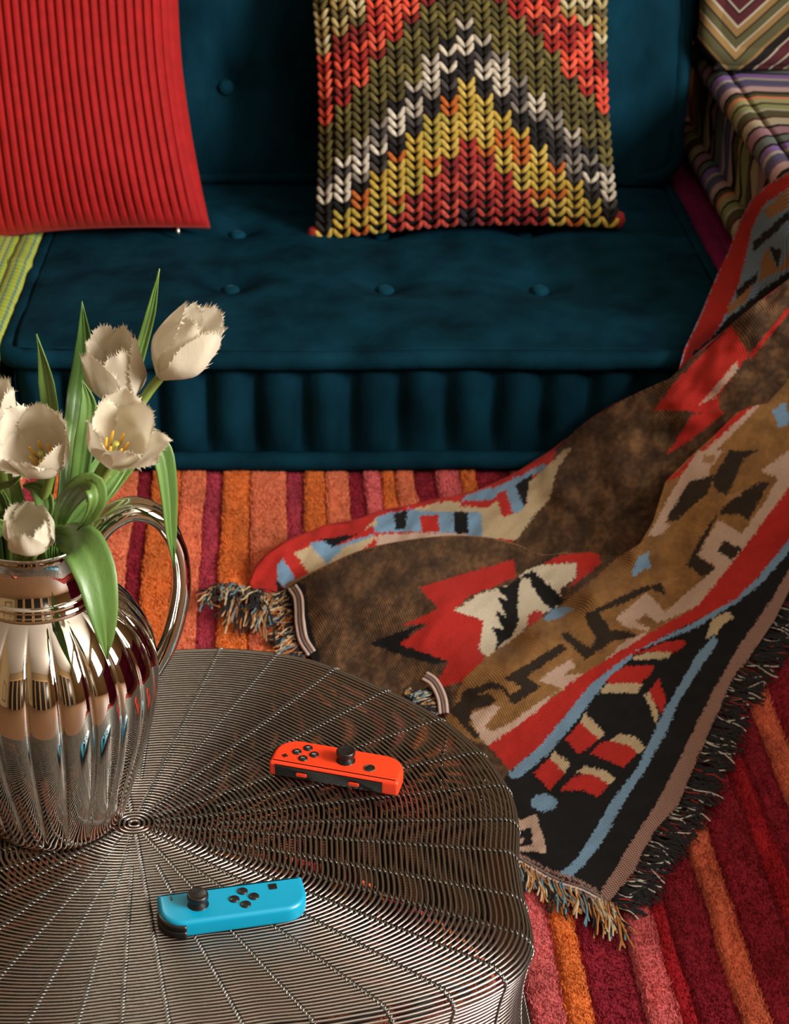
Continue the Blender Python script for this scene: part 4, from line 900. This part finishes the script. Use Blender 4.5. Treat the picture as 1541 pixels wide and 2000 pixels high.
# fringe at the left tail
for p in catmull([(x, y, 0) for x, y in cc(1, [(470, 730), (500, 790), (505, 900), (525, 990), (570, 1060)])], 16):
    tassel(p[0] + 2, p[1], -1, .45, random.uniform(38, 66), [random.choice((0, 1, 2, 2, 2, 2, 3, 4)) for _ in range(7)], .0235, .5, .0010)
for p in catmull([(x, y, 0) for x, y in cc(1, [(200, 700), (240, 720), (300, 730), (345, 750), (400, 770)])], 14):
    tassel(p[0], p[1] - 4, -.55, .8, random.uniform(50, 92), [random.choice((0, 1, 2, 2, 2, 2, 3, 4)) for _ in range(6)], .0265, .8, .0010)
for p in catmull([(x, y, 0) for x, y in cc(1, [(60, 760), (110, 700), (200, 690), (300, 715), (350, 740)])], 12):
    tassel(p[0], p[1], -.3, .75, random.uniform(28, 50), [random.choice((0, 1, 2, 2, 2, 3)) for _ in range(5)], .034, 1.1, .0010)
for p in catmull([(x, y, 0) for x, y in cc(1, [(1180, 1185), (1220, 1220), (1250, 1290), (1262, 1360)])], 9):
    tassel(p[0], p[1], -1, .25, random.uniform(38, 62), [random.choice((0, 1, 2, 2, 2, 3)) for _ in range(8)], .026, .5, .0010)
# ------------------------------------------------------------------ fringed white tulips in the pitcher
M['petal'] = mat('tulip_petal', (218, 210, 190), .55, noise_amt=.10, noise_scale=60, bump=.15, bump_scale=160, stretch=(1, 1, .25))
def translucent(m, k):
    nt = m.node_tree; b = nt.nodes['Principled BSDF']; t_ = nt.nodes.new('ShaderNodeBsdfTranslucent'); t_.inputs[0].default_value = b.inputs['Base Color'].default_value
    ms = nt.nodes.new('ShaderNodeMixShader'); ms.inputs[0].default_value = k; nt.links.new(b.outputs[0], ms.inputs[1]); nt.links.new(t_.outputs[0], ms.inputs[2])
    nt.links.new(ms.outputs[0], nt.nodes['Material Output'].inputs[0])
translucent(M['petal'], .3)
M['stem'] = mat('tulip_stem', (122, 142, 66), .5, noise_amt=.2, noise_scale=40)
M['leaf'] = mat('tulip_leaf', (98, 128, 60), .42, rgb2=(64, 98, 46), noise_scale=24, stretch=(1, 1, .2), bump=.2, bump_scale=120)
M['anther'] = mat('tulip_anther', (214, 160, 40), .8); M['pistil'] = mat('tulip_pistil', (170, 176, 90), .6)
MOUTH = np.array([VB[0], VB[1], VB[2] + .236])
def petal(L, W, R, opn, seed):
    rd = random.Random(seed); V = []; ns, nt_ = 14, 11
    def pt(s, t, ext=0.):
        s2 = s + ext
        r = R * (.12 + .88 * math.sin(min(1, s2 / .5) * PI / 2))
        if s2 > .45: r += R * opn * ((s2 - .45) / .55) ** 1.6
        z = L * (s2 * (1 - .25 * max(0, opn) * s2))
        wf = max(.05, math.sin(PI * (.10 + .70 * min(1, s)))) ** .6 * (1 - .25 * (max(0, s - .7) / .3) ** 2)
        ph = t * min(1.25, W / 2 * wf / max(r, .55 * R))
        rr = r + .10 * R * t * t * s * (1 if opn > .3 else .2) - .05 * R * abs(math.sin(3 * t)) * s + .02 * R * math.sin(seed * 3 + 7 * s + 5 * t)
        return (rr * math.cos(ph), rr * math.sin(ph), z - .10 * L * t * t * s)
    for i in range(ns):
        for j in range(nt_): V.append(pt(i / (ns - 1), 2 * j / (nt_ - 1) - 1))
    Fc = grid_faces(ns, nt_)
    # fringe: thin teeth all along the upper margin
    edge = [(i / (ns - 1) + k / (ns - 1) / 3, -1., 's') for i in range(6, ns - 1) for k in range(3)] + [(1., -1 + 2 * k / 40, 't') for k in range(41)] + [(1 - i / (ns - 1) - k / (ns - 1) / 3, 1., 's') for i in range(0, ns - 7) for k in range(3)]
    for s, t, kd in edge:
        a = np.array(pt(s, t)); l_ = rd.uniform(.0012, .0038)
        if kd == 't': b0, b1 = np.array(pt(1, max(-1, t - .05))), np.array(pt(1, min(1, t + .05))); d = np.array(pt(1.0, t, .05)) - np.array(pt(1., t))
        else: b0, b1 = np.array(pt(max(0, s - .014), t)), np.array(pt(min(1, s + .014), t)); d = np.array(pt(s, t * 1.06)) - a + .6 * (np.array(pt(min(1, s + .05), t)) - a)
        d = d / (np.linalg.norm(d) + 1e-9); d = d + np.array([rd.uniform(-.5, .5) for _ in range(3)]); tip = a + d * l_
        n = len(V); V += [tuple(b0), tuple(b1), tuple(tip)]; Fc.append((n, n + 1, n + 2))
    return V, Fc
def leaf_mesh(pts, wid, face=(0, -1, .25), fold=.18, twist=0.):
    """pts: 3D centreline; wid: list of half widths"""
    C0 = catmull(pts, 26); n = len(C0); wv = np.interp(np.linspace(0, 1, n), np.linspace(0, 1, len(wid)), wid)
    T = np.gradient(C0, axis=0); T /= np.linalg.norm(T, axis=1)[:, None]; fc = np.array(face, float); V = []
    for i in range(n):
        s_ = np.cross(T[i], fc); s_ /= np.linalg.norm(s_) + 1e-9; nn = np.cross(s_, T[i])
        a = twist * i / n; s2 = s_ * math.cos(a) + nn * math.sin(a); n2 = np.cross(s2, T[i])
        for t in np.linspace(-1, 1, 9):
            V.append(C0[i] + s2 * wv[i] * t + n2 * (fold * wv[i] * (t * t - .3)) + n2 * .0006 * math.sin(9 * t))
    Fc = grid_faces(n, 9)
    m_ = len(V); V2 = [tuple(np.array(v)) for v in V]
    return V2, Fc
def leaf(e, px, wid, dY=0., **k):
    P = [at_y(q[0], q[1], VB[1] + dY + (q[2] if len(q) > 2 else 0)) for q in px]
    mx_ = np.array([e.location.x - MOUTH[0], e.location.y - MOUTH[1]]); dr = (P[0] - MOUTH)[:2]; dr = dr / (np.linalg.norm(dr) + 1e-9)
    k_ = len([c for c in e.children if c.name.startswith('leaf')]); sd = np.array([-dr[1], dr[0]]) * (.0, .004, -.004, .006, -.006)[k_ % 5]
    r1 = mx_ + dr * .0065 + sd; l1 = np.linalg.norm(r1); r1 = r1 * min(1, .0275 / l1)
    P = [MOUTH + np.array([r1[0], r1[1], -.045]), MOUTH + np.array([r1[0], r1[1], .003])] + P; wid = [5, 9] + list(wid)
    o_ = mk('leaf', *leaf_mesh(P, [x * .00034 for x in wid], **k), M['leaf'], e)
    sm = o_.modifiers.new('thickness', 'SOLIDIFY'); sm.thickness = .0007
    return o_
def tulip(label, px, py, dY, axis, L, R, opn, seed, spin=0., npet=6, W=.034, group='white fringed tulips in the pitcher', mouth=(0, 0)):
    B = at_y(px, py, VB[1] + dY); A = Vector(axis).normalized()
    e = empty('tulip', (MOUTH[0] + mouth[0], MOUTH[1] + mouth[1], VB[2] + .05)); tag(e, label, 'tulip', group)
    Q = A.to_track_quat('Z', 'Y').to_matrix().to_4x4(); Mx = Matrix.Translation(B) @ Q @ Matrix.Rotation(spin, 4, 'Z')
    for k in range(npet):
        inner = k % 2; on = opn[k] if isinstance(opn, (list, tuple)) else opn
        v, f = petal(L * (1 - .04 * inner), W, R * (1 - .12 * inner), on, seed * 10 + k)
        mk('petal', *xf((v, f), Mx @ Matrix.Rotation(k * PI / 3, 4, 'Z')), M['petal'], e)
    if max(opn if isinstance(opn, (list, tuple)) else [opn]) > .1:
        for k in range(6):
            a = k * PI / 3 + .4; r = R * .30
            mk('stamen', *xf(tube([(r * .5 * math.cos(a), r * .5 * math.sin(a), L * .08), (r * math.cos(a), r * math.sin(a), L * .26), (r * 1.15 * math.cos(a), r * 1.15 * math.sin(a), L * .44)], [.0005, .0011, .0008], 6), Mx), M['anther'], e)
        mk('pistil', *xf(lathe([(.002, L * .05), (.0022, L * .22), (.0016, L * .32), (.0022, L * .36), (.0003, L * .38)], 10), Mx), M['pistil'], e)
    base = np.array(B); ax = np.array(A); m0 = MOUTH + np.array([mouth[0], mouth[1], -.01]); bot = np.array([VB[0] + mouth[0] * 1.5, VB[1] + mouth[1] * 1.5, VB[2] + .05])
    l_ = np.linalg.norm(base - m0)
    P = catmull([bot, m0 * .5 + bot * .5, m0, m0 * .5 + (base - ax * l_ * .45) * .5 + np.array([0, 0, .0]), base - ax * l_ * .18, base + ax * .002], 30)
    mk('stem', *tube(P, np.linspace(.0042, .0032, 30), 10), M['stem'], e)
    return e
tA = tulip('half open white tulip standing upright above the other blooms', 240, 790, .034, (-.10, -.25, 1), .055, .0205, [-.12, -.05, -.2, -.15, .0, -.1], 1, .3, mouth=(.006, .012))
tB = tulip('closed white tulip leaning out over the handle, tallest of the bunch', 312, 738, .015, (.55, -.10, .80), .056, .0205, [.12, -.22, -.2, -.2, -.15, -.1], 2, -.25, mouth=(.021, .004))
tC = tulip('wide open white tulip with yellow stamens and a drooping petal', 90, 908, -.02, (-.06, -.62, .80), .050, .0205, [.12, .2, .15, .55, .1, .1], 3, .35, W=.036, mouth=(-.010, -.004))
tD = tulip('wide open white tulip with petals spread beside the narrow arching leaf', 218, 893, -.026, (.28, -.50, .85), .048, .0205, [.5, .1, .05, .05, .1, .25], 4, -.9, W=.036, mouth=(.011, -.011))
tE = tulip('white tulip partly hidden behind the wide open bloom with yellow stamens', -8, 868, .016, (-.1, -.15, 1), .046, .019, [.1, .15, .0, .1, .1, .1], 5, .2, mouth=(-.018, .012))
tF = tulip('small white tulip bud just above the pitcher rim', 66, 1068, -.034, (-.02, -.45, .9), .034, .0170, -.12, 6, .5, W=.026, mouth=(-.006, -.020))
# leaves: pixel centreline with depth offset relative to the pitcher axis
leaf(tD, [(128, 1052, -.040), (160, 1066, -.060), (186, 1120, -.074), (200, 1190, -.084), (206, 1240, -.086), (209, 1288, -.085)], [26, 44, 40, 30, 18, 1], face=(.25, -1, .45), fold=.25)
leaf(tD, [(190, 980, -.006), (262, 886, .002), (298, 866, .002), (318, 890, .000), (329, 960, -.004), (334, 1040, -.006), (340, 1108, -.006)], [16, 20, 22, 22, 18, 12, 1], face=(.3, -1, .3), fold=.3)
leaf(tA, [(126, 980, .016), (140, 860, .040), (152, 770, .062), (163, 680, .064), (160, 588, .060)], [20, 24, 26, 20, 1], face=(.35, -1, 0), fold=.5)
leaf(tA, [(158, 950, .044), (228, 840, .064), (268, 700, .062), (293, 610, .054), (311, 524, .048)], [14, 16, 14, 11, 1], face=(.5, -1, .1), fold=.4)
leaf(tC, [(84, 990, .006), (101, 850, .018), (92, 745, .018), (72, 652, .018)], [16, 20, 17, 1], face=(-.2, -1, .1), fold=.4)
leaf(tA, [(146, 965, .000), (164, 860, .000), (172, 790, .004), (160, 742, .006)], [18, 20, 16, 2], face=(.3, -1, .1), fold=.4)
leaf(tD, [(130, 1030, -.020), (190, 965, -.012), (232, 918, .000), (252, 896, .004)], [20, 24, 14, 2], face=(.1, -1, .6), fold=.3)
leaf(tD, [(122, 1000, -.030), (152, 955, -.048), (180, 945, -.054), (190, 975, -.060), (176, 1010, -.058), (150, 1035, -.054)], [18, 24, 22, 18, 12, 1], face=(.2, -1, .3), fold=.3)
leaf(tC, [(86, 1005, -.012), (86, 975, -.008), (70, 954, -.004), (46, 948, .000)], [16, 20, 16, 2], face=(0, -1, .3), fold=.3)
leaf(tE, [(40, 1000, .010), (24, 930, .032), (4, 862, .046), (-30, 800, .048)], [17, 18, 14, 1], face=(-.3, -1, .2), fold=.3)
leaf(tE, [(22, 1020, -.002), (-10, 960, -.010), (-60, 900, -.012)], [18, 22, 2], face=(-.3, -1, .4), fold=.3)
leaf(tE, [(14, 1042, -.002), (-6, 1030, -.008), (-50, 1025, -.014)], [18, 20, 2], face=(-.2, -1, .6), fold=.3)
leaf(tE, [(8, 1010, .012), (-20, 990, .012), (-60, 1010, .012)], [14, 14, 2], face=(-.2, -1, .5), fold=.3)
leaf(tE, [(12, 1000, -.014), (0, 955, -.040), (24, 944, -.054), (44, 928, -.060)], [6, 8, 7, 1], face=(0, -1, .8), fold=.2)
